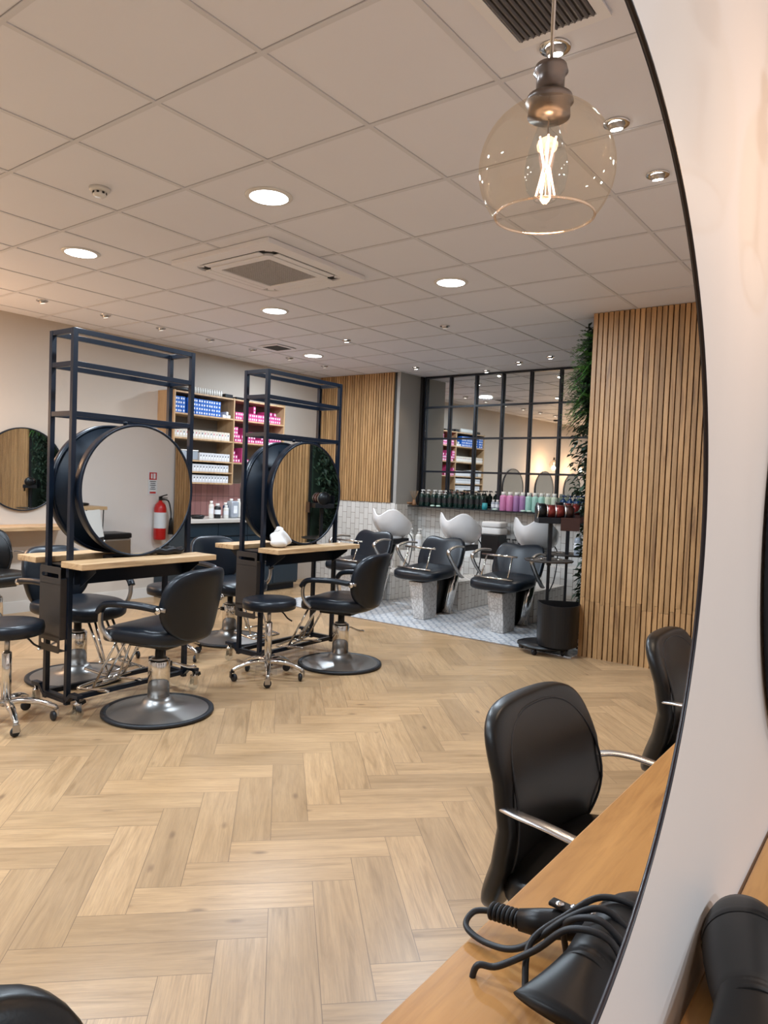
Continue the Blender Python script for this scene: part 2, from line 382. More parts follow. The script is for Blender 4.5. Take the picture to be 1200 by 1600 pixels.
struct(MB().box((XL-T/2, (YF+YB)/2, ZC/2), (T, YB-YF+.2, ZC)).build('wall_left', 'wall_paint'))
struct(MB().box(((XL+XR)/2, YB+T/2, ZC/2), (XR-XL, T, ZC)).build('wall_back', 'grey_paint'))
struct(MB().box(((XL+XR)/2, YF-T/2, ZC/2), (XR-XL, T, ZC)).build('wall_front', 'wall_paint'))
struct(MB().box((XR+T/2, (YF+YB)/2, ZC/2), (T, YB-YF+.2, ZC)).build('wall_far_right', 'wall_paint'))
# wall that carries the round mirror: opening of the mirror, both faces
MC, MR = (-1.337, 1.334), .394
def holed(x0, x1):
    n = 128; vs = []; y0, y1, z0, z1 = YF, YB, 0, ZC
    ang = [2*PI*i/n for i in range(n)]
    for c in ((y0, z0), (y1, z0), (y0, z1), (y1, z1)):     # snap nearest ray to each corner
        a = math.atan2(c[1]-MC[1], c[0]-MC[0]) % (2*PI); i = min(range(n), key=lambda k: abs(ang[k]-a)); ang[i] = a
    for x in (x0, x1):
        for a in ang: vs.append((x, MC[0]+MR*math.cos(a), MC[1]+MR*math.sin(a)))
        for a in ang:
            c_, s_ = math.cos(a), math.sin(a)
            t = min(((y1-MC[0])/c_ if c_ > 1e-9 else 1e9), ((y0-MC[0])/c_ if c_ < -1e-9 else 1e9), ((z1-MC[1])/s_ if s_ > 1e-9 else 1e9), ((z0-MC[1])/s_ if s_ < -1e-9 else 1e9))
            vs.append((x, MC[0]+t*c_, MC[1]+t*s_))
    fs = []
    for i in range(n):
        j = (i+1) % n
        fs += [(i, j, n+j, n+i), (2*n+i, 3*n+i, 3*n+j, 2*n+j), (i, 2*n+i, 2*n+j, j)]
    return MB().add(vs, fs)
struct(holed(XM-.001, XM+.001).build('wall_right', 'near_wall_paint'))
rim = MB(); n = 128; prof = [(MR-.0014, -.0015), (MR+.0010, -.0015), (MR+.0010, .0026), (MR, .003), (MR-.0014, .0026)]
vs = [(XM+px, MC[0]+r*math.cos(2*PI*i/n), MC[1]+r*math.sin(2*PI*i/n)) for i in range(n) for r, px in prof]; k = len(prof)
rim.add(vs, [(i*k+j, i*k+(j+1) % k, ((i+1) % n)*k+(j+1) % k, ((i+1) % n)*k+j) for i in range(n) for j in range(k)], 0, True)
tag(rim.build('round_mirror', 'mirror_edge'), 'thin dark edge of the large round wall mirror on the pink-white wall', 'mirror')

# slatted timber cladding
def slats(name, p0, p1, z0, z1, depth, pitch, wd, outward, zj=None, label=None):
    """slats from p0 to p1 (xy), standing out along outward"""
    p0, p1 = Vector(p0), Vector(p1); d = p1-p0; L = d.length; u = d/L; N = int(L/pitch); o2 = Vector(outward)
    verts, faces, rnd = [], [], []
    def b(c, half, z_0, z_1, r):
        k = len(verts)
        for z in (z_0, z_1):
            for (a, e) in ((-half, 0), (half, 0), (half, depth), (-half, depth)):
                q = c + u*a + o2*e; verts.append((q.x, q.y, z))
        for f in ((0, 1, 2, 3), (7, 6, 5, 4), (0, 4, 5, 1), (1, 5, 6, 2), (2, 6, 7, 3), (3, 7, 4, 0)): faces.append([k+i for i in f]); rnd.append(r)
    for i in range(N):
        h = wd/2*random.uniform(.9, 1.0); c = p0+u*(pitch*(i+.5))+u*random.uniform(-.001, .001)
        if zj:
            zz = zj+random.choice((0, 0, .03, -.02)); b(c, h, zz+.001, z1, random.random()); b(c+u*random.uniform(-.002, .002), h, z0, zz-.001, random.random())
        else: b(c, h, z0, z1, random.random())
    me = bpy.data.meshes.new(name); me.from_pydata(verts, [], faces)
    at = me.attributes.new('rnd', 'FLOAT', 'FACE')
    for i, r in enumerate(rnd): at.data[i].value = r
    me.materials.append(MATS['slat_oak']); o = bpy.data.objects.new(name, me); COL.objects.link(o); struct(o, label)
    bm = bmesh.new(); bm.from_mesh(me); bmesh.ops.recalc_face_normals(bm, faces=bm.faces); bm.to_mesh(me); bm.free()
    return o
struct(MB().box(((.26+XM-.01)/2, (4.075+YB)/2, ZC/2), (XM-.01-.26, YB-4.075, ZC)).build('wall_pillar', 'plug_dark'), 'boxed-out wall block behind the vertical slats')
slats('trim_3', (.25, 4.075), (XM-.012, 4.075), 0, ZC-.004, .03, .0425, .0345, (0, -1), .47, 'vertical oak slat cladding on the right hand block')
# back left: timber panel above tiles, return wall
struct(MB().box(((XL-3.04)/2, (5.90+YB)/2, ZC/2), (-3.04-XL, YB-5.90, ZC)).build('wall_return', 'grey_paint'), 'grey painted wall return beside the grid mirror')
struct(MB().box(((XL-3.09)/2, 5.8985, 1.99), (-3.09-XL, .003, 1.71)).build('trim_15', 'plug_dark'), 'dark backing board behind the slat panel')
slats('trim_4', (-4.42, 5.897), (-3.10, 5.897), 1.135, ZC-.004, .026, .042, .033, (0, -1), None, 'vertical oak slat panel on the back wall')
struct(MB().box(((XL-3.04)/2, 5.893, .565), (-3.04-XL, .014, 1.13)).build('trim_5', 'wall_tile'), 'white tiles below the slat panel')
struct(MB().box((-3.033, 6.17, .56), (.014, .54, 1.12)).build('trim_6', 'wall_tile'), 'white tiles on the wall return')
struct(MB().box((-1.4, 6.433, .56), (3.28, .014, 1.12)).build('trim_7', 'wall_tile'), 'white vertical tiles behind the basins')
struct(MB().box((-1.39, 6.22, .255), (3.28, .42, .51)).build('trim_8', 'wall_tile', bevel=.004), 'tiled ledge running behind the basins')
struct(MB().box((-1.39, 5.93, .06), (3.28, .16, .12)).build('trim_9', 'wall_tile', bevel=.004), 'low tiled plinth in front of the ledge')
struct(MB().box((-3.02, 6.39, 1.98), (.035, .05, 1.74)).build('trim_10', 'vent_dark'), 'dark upright strip beside the grid mirror')
struct(MB().box((XL+.008, 1.35, .055), (.016, 3.7, .11)).build('baseboard_left', 'skirting_white'))
struct(MB().box(((XM+XR)/2, YB-.01, .05), (XR-XM, .016, .1)).build('baseboard_back', 'skirting_white'))
struct(MB().box((XM-.012, 1.2, .05), (.016, 5.7, .1)).build('baseboard_right', 'skirting_white'))

# ------------------------------------------------------------------ ceiling fittings
led0 = None
where = ['nearest, in front of the air conditioner', 'at far left of the ceiling', 'right of the air conditioner', 'just beyond the air conditioner', 'small and far, above the shelving']
for i, (x, y) in enumerate(LEDS + LED_UNSEEN):
    if i == 0:
        t = thing('ceiling_light', '', 'ceiling light', (x, y, ZC-.001), group='round white ceiling panels')
        MB().lathe([(.100, -.008), (.118, -.007), (.124, -.001), (.124, 0), (.098, 0)], 48, caps=False).build('bezel', 'white_plastic', t)
        MB().lathe([(.0, -.006), (.101, -.006), (.101, -.001), (0, -.001)], 48).build('diffuser', 'led', t); led0 = t
        t['label'] = 'round glowing white ceiling panel ' + where[0]
    elif i < 5: dup(led0, (x, y, ZC-.001), 0, 'round glowing white ceiling panel ' + where[i])
    else: dup(led0, (x, y, ZC-.001), 0, 'round white ceiling panel in the part of the room outside the photo')
def downlight(x, y, lit, r, label, grp):
    t = thing('downlight', label, 'spotlight', (x, y, ZC-.001), group=grp)
    MB().lathe([(r*.62, -.004), (r*.97, -.007), (r, -.003), (r, 0), (r*.62, 0)], 32, caps=False).build('bezel', 'chrome', t)
    M = RX(.25)
    MB().lathe([(r*.60, 0), (r*.60, -.012), (r*.52, -.022), (r*.42, -.024)], 24, M=M, caps=False).build('lamp_body', 'brushed_steel', t)
    MB().lathe([(0, -.0255), (r*.45, -.0255), (r*.45, -.021), (0, -.021)], 24, M=M).build('lamp', {0: 'spot_dim', 1: 'spot_on', 2: 'spot_on', 3: 'spot_dim'}[lit], t)
for i, (x, y) in enumerate(SPOT_R): downlight(x, y, 1, .052, ['lit chrome spotlight just behind the hanging globe lamp stem', 'lit chrome spotlight level with the globe lamp, touching its right side', 'lit chrome spotlight by the mirror edge, farthest of its row'][i], 'lit spots over the mirror wall')
for i, (x, y) in enumerate(SPOT_L): downlight(x, y, 0, .048, ['leftmost dim chrome spotlight along the far left wall', 'second dim chrome spotlight from the left along the left wall', 'third dim chrome spotlight from the left, above the first station frame', 'fourth dim chrome spotlight from the left along the left wall', 'fifth dim chrome spotlight from the left, between the two station frames', 'sixth dim chrome spotlight from the left, above the second station', 'last dim chrome spotlight of the left wall row, under the far panel'][i], 'dim spots along the left wall')
for (x, y, k), lb in zip(SPOT_O, ['bright star-like lit spotlight in the middle of the far ceiling', 'warm yellow lit spotlight above the corner of the slat panel', 'unlit chrome spotlight in the ceiling left of the grid mirror lamps', 'chrome spotlight above the grid mirror, left of the last', 'chrome spotlight above the grid mirror, nearest the ferns', 'small chrome spotlight right against the grid mirror top']):
    downlight(x, y, k, .046, lb, 'spots over the wash area')
# smoke detector
t = thing('smoke_detector', 'small round white smoke detector on a ceiling tile', 'smoke detector', (-.99, .36, ZC))
MB().lathe([(0, 0), (.052, 0), (.052, -.012), (.046, -.018), (.03, -.02)], 32).build('base', 'white_plastic', t)
MB().lathe([(.034, -.018), (.034, -.034), (.026, -.042), (0, -.043)], 28).build('sensor_head', 'white_plastic', t)
g = MB()
for i in range(8): a = i*PI/4; g.box((.0345*math.cos(a), .0345*math.sin(a), -.027), (.003, .012, .010), a)
g.build('vent_slot', 'vent_dark', t)
# air conditioner cassette
t = thing('air_conditioner', 'square white cassette air conditioner set in the ceiling', 'air conditioner', (-1.225, 1.80, ZC), 0)
def rrect(a, b, r, n=6):
    out = []
    for cx, cy, s0 in ((a-r, b-r, 0), (-a+r, b-r, PI/2), (-a+r, -b+r, PI), (a-r, -b+r, 1.5*PI)):
        for i in range(n+1): an = s0+PI/2*i/n; out.append((cx+r*math.cos(an), cy+r*math.sin(an)))
    return out
def ringprism(mb, A, B, z0, z1, mi=0):
    n = len(A); vs = [(x, y, z0) for x, y in A]+[(x, y, z0) for x, y in B]+[(x, y, z1) for x, y in A]+[(x, y, z1) for x, y in B]
    fs = []
    for i in range(n):
        j = (i+1) % n; fs += [(i, j, n+j, n+i), (2*n+i, 3*n+i, 3*n+j, 2*n+j), (i, 2*n+i, 2*n+j, j), (n+i, n+j, 3*n+j, 3*n+i)]
    return mb.add(vs, fs, mi)
MB_ = MB(); ringprism(MB_, rrect(.475, .475, .01), rrect(.375, .375, .09), -.034, -.002); MB_.build('panel', 'ac_white', t, bevel=.004)
MB().prism(rrect(.38, .38, .09), -.018, -.010).build('recess', 'vent_dark', t)
for i in range(4):
    M = RZ(i*PI/2); g = MB(); g.box(M @ Vector((0, .335, -.033)), (.54, .052, .010) if i % 2 == 0 else (.052, .54, .010)); g.build('louver', 'ac_white', t, bevel=.004)
for i in range(4):
    a = i*PI/2+PI/4; g = MB(); g.box((.335*math.copysign(1, math.cos(a)), .335*math.copysign(1, math.sin(a)), -.02), (.05, .05, .01), PI/4); g.build('corner_cap', 'ac_white', t, bevel=.004)
MB_ = MB(); ringprism(MB_, rrect(.30, .30, .05), rrect(.235, .235, .01), -.040, -.018); MB_.build('grille_frame', 'ac_white', t, bevel=.004)
g = MB(); g.box((0, 0, -.026), (.47, .47, .006))
for i in range(24): g.box((-.23+.02*i, 0, -.031), (.004, .47, .006))
for i in range(24): g.box((0, -.23+.02*i, -.0305), (.47, .004, .005))
g.build('grille', 'ac_grille', t)
# vents
def vent(loc, s, label, lightfr):
    t = thing('ceiling_vent', label, 'vent', loc, group='ceiling air vents')
    g = MB(); ringprism(g, rrect(s/2, s/2, .004), rrect(s/2-.035, s/2-.035, .002), -.008, -.001); g.build('frame', lightfr, t)
    MB().box((0, 0, -.0015), (s-.07, s-.07, .001)).build('duct', 'vent_dark', t)
    g = MB(); n = int((s-.07)/.019)
    for i in range(n): g.box((-(s-.07)/2+(i+.5)*(s-.07)/n, 0, -.006), (.0075, s-.07, .009), M=RY(.5))
    g.build('slat', 'vent_slat', t)
vent((1.50, .29, ZC-.004), .33, 'square slatted air vent in the ceiling above the globe lamp', 'ac_white')
vent((-3.32, 3.93, ZC-.004), .30, 'small dark square air vent far away near the left wall', 'ac_white')

# ------------------------------------------------------------------ globe pendant
def pendant(loc, label, power, grp=None, filpow=9, canopy=True):
    t = thing('pendant_lamp', label, 'pendant lamp', loc, group=grp); R = .096
    zt = ZC-loc[2]
    MB().tube([(0, 0, .145), (0, 0, zt)], .003, 8).build('cord', 'brushed_steel', t)
    if canopy: MB().lathe([(0, zt-.03), (.05, zt-.028), (.055, zt-.001), (0, zt-.001)], 28).build('canopy', 'plastic_black', t)
    MB().lathe([(0, .150), (.012, .150), (.022, .145), (.0245, .136), (.020, .132), (.020, .104), (.032, .101), (.034, .094), (.029, .090), (.030, .074), (.0, .070)], 32).build('socket', 'socket_metal', t)
    prof = []
    a0, a1 = math.asin(.030/R), PI-math.asin(.070/R)
    for i in range(41): a = a0+(a1-a0)*i/40; prof.append((R*math.sin(a), R*math.cos(a)))
    MB().lathe(prof, 64, caps=False).build('glass_globe', 'amber_glass', t)
    zr = R*math.cos(a1)
    MB().tube([(.070*math.cos(2*PI*i/64), .070*math.sin(2*PI*i/64), zr) for i in range(64)], .0019, 8, closed=True).build('globe_rim', 'rim_glass', t)
    b = MB().lathe([(.013, .082), (.014, .062), (.020, .045), (.029, .015), (.031, -.005), (.027, -.028), (.015, -.043), (.002, -.049)], 32, caps=False).build('bulb', 'clear_glass', t)
    g = MB()
    for k in range(6):
        a = k*PI/3; g.tube([(.013*math.cos(a), .013*math.sin(a), .044), (.004*math.cos(a), .004*math.sin(a), .004)], .0013, 6)
        g.tube([(.005*math.cos(a), .005*math.sin(a), .002), (.013*math.cos(a+.4), .013*math.sin(a+.4), -.036)], .0013, 6)
    g.build('filament', 'filament', b)
    MB().tube([(0, 0, .08), (0, 0, -.036)], .0012, 6).build('filament_post', 'brushed_steel', b)
    l = point('bulb_lamp', (loc[0], loc[1], loc[2]-.07), power, (1, .64, .38), .03); return t
pendant((2.055, -.778, 1.833), 'large clear amber glass globe pendant with glowing filament bulb', 2.2)
pendant((-4.1, .62, 1.92), 'small globe pendant lamp reflected in the grid mirror, left one', 32, 'pendants along the left wall')
pendant((-4.1, -.62, 1.92), 'small globe pendant lamp reflected in the grid mirror, right one', 28, 'pendants along the left wall')
pendant((2.605, -.778, 1.833), 'globe pendant lamp hanging before the mirror wall outside the photo', 2.5)

# ------------------------------------------------------------------ fixed worktops by the mirror wall
def worktop(x0, x1, y0, y1, label, z=.82, mt='worktop_oak', nm='worktop', th=.035):
    return tag(MB().box(((x0+x1)/2, (y0+y1)/2, z-th/2), (x1-x0, y1-y0, th)).build(nm, mt, bevel=.003), label, 'worktop')
worktop(2.093, XM-.006, -2.6, 1.9, 'long orange-brown oak worktop seen inside the mirror, below the black chairs')
worktop(XM+.006, 2.66, -2.6, 3.1, 'orange oak worktop in the bottom right corner beside the wall')

# ------------------------------------------------------------------ hair dryers
def dryer(sgn, loc, rz, label, pitch=0., cables=()):
    """barrel along -y (nozzle) .. +y (rear); handle towards -x; sgn mirrors it"""
    t = thing('hair_dryer', label, 'hair dryer', loc, rz); S = lambda p: (p[0]*sgn, p[1], p[2])
    M = RX(-PI/2)
    MB().lathe([(0, .120), (.014, .118), (.028, .110), (.038, .096), (.044, .076), (.0465, .055), (.047, .035), (.046, .012), (.0425, -.02), (.038, -.05), (.036, -.064), (.0345, -.066), (.034, -.074)], 40, c=(0, 0, .047), M=M).build('barrel', 'plastic_grey', t)
    MB().lathe([(.0475, .052), (.0480, .048), (.0480, .044), (.0475, .040)], 40, c=(0, 0, .047), M=M, caps=False).build('trim_ring', 'plastic_black', t)
    g = MB(); secs = []      # nozzle: round to wide flat slot
    n = 32
    for k in range(9):
        f = k/8; a = .037+(.052-.037)*f**1.2; b = .037*(1-f)+.008*f
        secs.append([(a*math.cos(2*PI*j/n), -.060-.085*f, .047+b*math.sin(2*PI*j/n)) for j in range(n)])
    vs = [p for s_ in secs for p in s_]
    g.add(vs, [(i*n+j, i*n+(j+1) % n, (i+1)*n+(j+1) % n, (i+1)*n+j) for i in range(8) for j in range(n)]+[tuple(8*n+j for j in range(n))], 0, True)
    g.build('nozzle', 'plastic_black', t)
    h = MB().tube([S(p) for p in [(-.02, .045, .045), (-.045, .040, .042), (-.075, .030, .038), (-.105, .018, .032), (-.135, .008, .028)]], [.021, .021, .019, .0185, .014], 20).build('handle', 'plastic_black', t)
    g = MB()
    for k in range(7): g.lathe([(.0105, 0), (.0125, .002), (.0125, .004), (.0105, .006)], 20, c=S((-.133-.006*k, .009-.0015*k, .028)), M=RY(-PI/2*sgn))
    g.build('cable_sleeve', 'rubber', t)
    g = MB(); g.box(S((-.075, .029, .0605)), (.05, .016, .006)); g.build('switch_plate', 'plastic_grey', h, bevel=.002)
    for k in range(2): MB().sq(S((-.066-.018*k, .031-.007*k, .065)), (.006, .006, .003), 1, 1, 14, 8).build('switch', 'aluminium', h)
    MB().lathe([(0, .006), (.006, .005), (.007, 0)], 18, c=S((-.030, .012, .078)), M=RX(-.2)).build('button', 'aluminium', t)
    for c in cables: MB().tube(smooth_path([S(p) for p in c], 8), .0042, 10).build('cable', 'rubber', t)
    return t
cab = [[(-.170, .0, .028), (-.195, -.012, .022), (-.192, -.035, .012), (-.15, -.045, .012), (-.10, -.045, .03), (-.05, -.02, .080), (-.01, .0, .098), (.045, .0, .07)],
       [(-.07, -.085, .006), (-.085, -.05, .045), (-.06, -.005, .072), (-.03, .03, .094), (.02, .035, .096), (.047, .02, .06)],
       [(-.137, -.105, -.03), (-.135, -.095, .012), (-.11, -.085, .020), (-.07, -.065, .05), (-.03, -.055, .09), (.02, -.05, .094), (.05, -.05, .04)],
       [(-.06, .0, .02), (-.05, -.025, .075), (-.005, -.027, .099), (.04, -.03, .075)]]
DRY = dryer(1, (2.262, -.955, .82), -.08, 'black hair dryer wrapped in its cable, lying on the worktop inside the mirror', cables=cab); DRY.scale = (.9, .9, .9)
dryer(-1, (2.392, -.900, .82), .24, 'black hair dryer cut by the bottom right corner, lying on the real worktop')

# ------------------------------------------------------------------ round mirrors
def round_mirror(label, loc, rz, r=.4, parent=None, depth=.022, fm='frame_black', name='wall_mirror'):
    t = thing(name, label, 'mirror', loc, rz) if parent is None else None
    M = RY(PI/2); P = parent or t
    fr_ = MB().lathe([(r-.012, depth), (r, depth), (r, 0), (r-.012, 0), (r-.012, depth)], 96, M=M, caps=False).build('frame', fm, P)
    MB().lathe([(0, depth*.72), (r-.01, depth*.72), (r-.01, .002), (0, .002)], 96, M=M, sm=False).build('glass', 'mirror_glass', fr_ if parent else t)
    return t, fr_
round_mirror('round black-framed mirror on the left wall behind the first station', (XL+.012, 1.69, 1.385), 0)
round_mirror('round mirror on the left wall, near one reflected in the grid mirror', (XL+.012, .41, 1.385), 0)
round_mirror('round mirror on the left wall, far one reflected in the grid mirror', (XL+.012, -.87, 1.385), 0)
round_mirror('black edge of the next round mirror at the right edge of the photo', (XM+.006, -.205, 1.334), 0, .4, depth=.018)
tag(MB().box((XL+.17, .2, .835), (.34, 3.75, .04)).build('wall_desk', 'desk_oak', bevel=.004), 'long pale oak shelf desk fixed along the left wall below the round mirror', 'desk')

# ------------------------------------------------------------------ styling stations
def station(loc, rz, label):
    W, D, H = .814, .216, 2.17; b = .028
    t = thing('styling_station', label, 'styling station', loc, rz, 'double-sided styling stations')
    # local: +y along the width, -x is the depth, origin front-left foot
    for (x, y) in ((0, 0), (-D, 0), (0, W), (-D, W)): MB().box((x, y, (H+.07)/2), (b, b, H-.07)).build('post', 'frame_black', t, bevel=.0015)
    for z in (H-b/2, 1.975, 1.70):
        for x in (0, -D): MB().box((x, W/2, z), (b*.85, W-b, b)).build('rail', 'frame_black', t, bevel=.0015)
        for y in (0, W): MB().box((-D/2, y, z), (D-b, b*.85, b)).build('rail', 'frame_black', t, bevel=.0015)
    for x in (0, -D): MB().box((x, W/2, .10), (b, W-b, b)).build('rail', 'frame_black', t, bevel=.0015)
    for y in (0, W):
        g = MB(); g.box((-D/2, y, .10), (D-b, b, b)); pts = [(-.23-D/2, y, .135), (-D/2-.16, y, .135), (-D/2-.11, y, .09), (-D/2+.11, y, .09), (-D/2+.16, y, .135), (-D/2+.23, y, .135)]
        for p, q in zip(pts[:-1], pts[1:]):
            p, q = Vector(p), Vector(q); dd = q-p; an = math.atan2(dd.z, dd.x); g.box((p+q)/2, (dd.length+.012, .034, .02), M=RY(-an))
        g.build('foot_bar', 'frame_black', t)
        for sx in (-D/2-.21, -D/2+.21):
            c = MB(); c.lathe([(.0, .03), (.012, .03), (.012, .0), (.022, -.004), (.022, -.012), (0, -.012)], 18, c=(sx, y, .103))
            c.box((sx-.017, y, .068), (.004, .03, .062)); c.box((sx+.017, y, .068), (.004, .03, .062)); c = c.build('caster', 'chrome', t)
            MB().lathe([(0, -.012), (.030, -.012), (.036, -.008), (.036, .008), (.030, .012), (0, .012)], 24, c=(sx, y, .038), M=RY(PI/2)).build('wheel', 'clear_glass', c)
            MB().box((sx, y+.03, .10), (.026, .03, .02), M=RX(.3)).build('brake', 'plastic_black', c)
    # worktops each side + apron
    for s_, lo in ((1, .02), (-1, -D-.02)):
        x0, x1 = (lo, lo+.20) if s_ > 0 else (lo-.20, lo)
        MB().box(((x0+x1)/2, W/2-.005, .868), (x1-x0, W+.12, .034)).build('desktop', 'desk_oak', t, bevel=.003)
        MB().box((lo+s_*.006, W/2, .80), (.004, W-b, .105)).build('apron', 'frame_black', t)
        for y in (.05, W-.05): MB().prism([(0, 0), (.15*s_, 0), (.15*s_, -.02), (0, -.12)], -.002, .002, M=Matrix(((1, 0, 0), (0, 0, -1), (0, 1, 0))), c=(lo+s_*.006, y, .85)).build('bracket', 'frame_black', t)
    MB().box((-D/2, W/2, .846), (D, W-b, .006)).build('tray', 'dark_brown_metal', t)
    g = MB(); zc = 1.28; r = .392
    # tool holder on the end
    g = MB(); yy = -.05
    g.box((-D/2+.0, yy, .60), (.21, .004, .30)); g.box((-D/2-.105, yy+.02, .61), (.004, .04, .34)); g.box((-D/2+.105, yy+.02, .61), (.004, .04, .34))
    for z in (.77, .44): g.box((-D/2, yy, z-.0), (.03, .004, .0))
    ringprism_pts = None
    g2 = MB(); ringprism(g2, rrect(.105, .05, .012), rrect(.085, .012, .010), -.002, .002)
    for zz in (.795, .415):
        v = [Vector((p.x-D/2, yy+p.z, zz+p.y)) for p in g2.v]; g.add(v, [list(f) for f in g2.f])
    g.box((-D/2, yy+.02, .375), (.21, .04, .004)); g.build('tool_holder', 'dark_brown_metal', t, bevel=.001)
    # mirrors: one facing each side
    for s_, x0 in ((1, .0), (-1, -D)):
        M = RY(s_*PI/2)
        f = MB().lathe([(r-.014, .055), (r-.002, .058), (r, .055), (r, .0), (r-.014, .0), (r-.014, .055)], 96, c=(x0, W/2, zc), M=M, caps=False).build('mirror_frame', 'frame_black', t)
        MB().lathe([(0, .052), (r-.013, .052), (r-.013, .044), (0, .044)], 96, c=(x0, W/2, zc), M=M, sm=False).build('mirror_glass', 'mirror_glass', f)
        MB().lathe([(0, .012), (r-.008, .012), (r-.008, .003), (0, .003)], 96, c=(x0, W/2, zc), M=M).build('back_panel', 'navy_panel', f)
    MB().tube([(-D/2, W/2, 1.70), (-D/2, W/2, zc+r)], .012, 10).build('mirror_bracket', 'frame_black', t)
    MB().box((-D/2, W/2, .867), (.10, .20, .035)).build('socket_box', 'plastic_black', t, bevel=.003)
    return t
ST1, ST2 = (-1.271, .401), (-1.300, 1.887)
station((*ST1, 0), .030, 'black steel double-sided styling station with round mirror, at the left of the photo')
station((*ST2, 0), .022, 'black steel double-sided styling station with round mirror, second from left, nearer the slat wall')

# ------------------------------------------------------------------ styling chairs (local +y = the way the sitter looks)
def hyd_base(t, dark='base_plate', lever=True, top=.40, rb=.305):
    MB().lathe([(0, .0), (rb, .0), (rb+.012, .010), (rb+.010, .022), (rb-.006, .026), (rb-.02, .02)], 64, caps=False).build('rubber_rim', 'rubber', t)
    MB().lathe([(rb-.01, .018), (rb-.06, .028), (rb*.55, .042), (rb*.32, .056), (.085, .080), (.070, .095), (0, .095)], 64, caps=False).build('base_plate', dark, t)
    MB().lathe([(.062, .08), (.062, .30), (.058, .310), (.0, .31)], 40).build('pump_cylinder', 'chrome', t)
    MB().lathe([(.045, .305), (.045, .322), (.026, .326), (.024, top), (0, top)], 24).build('piston', 'brushed_steel', t)
    if lever:
        g = MB(); g.tube(smooth_path([(.058, -.02, .275), (.10, -.04, .27), (.17, -.07, .235), (.22, -.09, .225), (.245, -.07, .225), (.215, -.055, .228), (.13, -.03, .26)], 4), .006, 8); g.build('pump_lever', 'chrome', t)
        MB().box((.066, -.02, .275), (.02, .03, .03)).build('lever_mount', 'plastic_black', t, bevel=.003)
def foot_rest(t, y0=.22, z0=.43):
    g = MB()
    for sx in (-.07, .07):
        g.tube([(sx, y0-.05, z0), (sx*1.1, y0+.10, .17)], .008, 8); g.tube([(sx, y0+.02, z0-.01), (sx*1.4, y0+.17, .12)], .008, 8)
    U = [(-.14, y0+.02, .125), (-.14, y0+.22, .11), (-.10, y0+.26, .11), (.10, y0+.26, .11), (.14, y0+.22, .11), (.14, y0+.02, .125)]
    g.tube(smooth_path(U, 5), .009, 10); g.tube([(-.14, y0+.18, .115), (.14, y0+.18, .115)], .008, 8); g.tube([(-.10, y0+.10, .165), (.10, y0+.10, .165)], .008, 8)
    g.build('foot_rest', 'chrome', t)
def styling_chair(label, loc, rz, rest=True, grp='black styling chairs at the double-sided stations'):
    t = thing('styling_chair', label, 'chair', loc, rz, grp)
    hyd_base(t); 
    MB().box((0, 0, .41), (.22, .26, .025)).build('seat_plate', 'plastic_black', t, bevel=.004)
    def ds(p): q = p.copy(); q.z += -.03*max(0, (p.y/.26))**3 + .012*(p.x/.26)**2; return q
    MB().sq((0, .01, .475), (.255, .262, .058), .55, .55, 44, 16, deform=ds).build('seat', 'leather', t)
    def db(p):
        q = p.copy(); wz = 1 - .16*max(0, -p.z/.2) - .06*max(0, p.z/.2); q.x *= wz; q.y += .20*(p.x/.26)**2*.35 ; q.y -= .02*(p.z/.2)**2; return q
    MB().sq((0, -.275, .665), (.262, .040, .205), .62, .50, 44, 20, M=RX(.16), deform=db).build('backrest', 'leather', t)
    for s in (-1, 1):
        a = MB(); a.tube(smooth_path([(s*.285, -.20, .662), (s*.292, -.06, .672), (s*.292, .10, .665), (s*.288, .16, .648), (s*.283, .19, .610)], 5), .026, 14, flat=.75, up=(0, 0, 1)); a = a.build('armrest', 'leather', t)
        g = MB(); g.tube(smooth_path([(s*.285, .175, .625), (s*.278, .185, .56), (s*.265, .17, .50), (s*.245, .13, .455)], 4), .011, 8, flat=1.6); g.build('arm_bracket', 'brushed_steel', a)
        MB().tube([(s*.262, -.235, .655), (s*.286, -.19, .662)], .012, 8).build('arm_pivot', 'brushed_steel', a)
        MB().lathe([(0, .014), (.018, .012), (.020, 0), (0, 0)], 20, c=(s*.292, -.21, .655), M=RY(s*PI/2)).build('arm_bolt', 'chrome', a)
    if rest: foot_rest(t)
    return t
C1 = styling_chair('black leather styling chair in front of the first station, its back to the viewer', (-.985, .80, 0), math.radians(106))
dup(C1, (-.955, 2.39, 0), math.radians(104), 'black leather styling chair in front of the second station, near the tiled floor')
dup(C1, (-1.975, .865, 0), math.radians(-80), 'black leather styling chair behind the first station, seen through its posts')
dup(C1, (-2.15, 2.34, 0), math.radians(-92), 'black leather styling chair behind the second station, between the two stations')
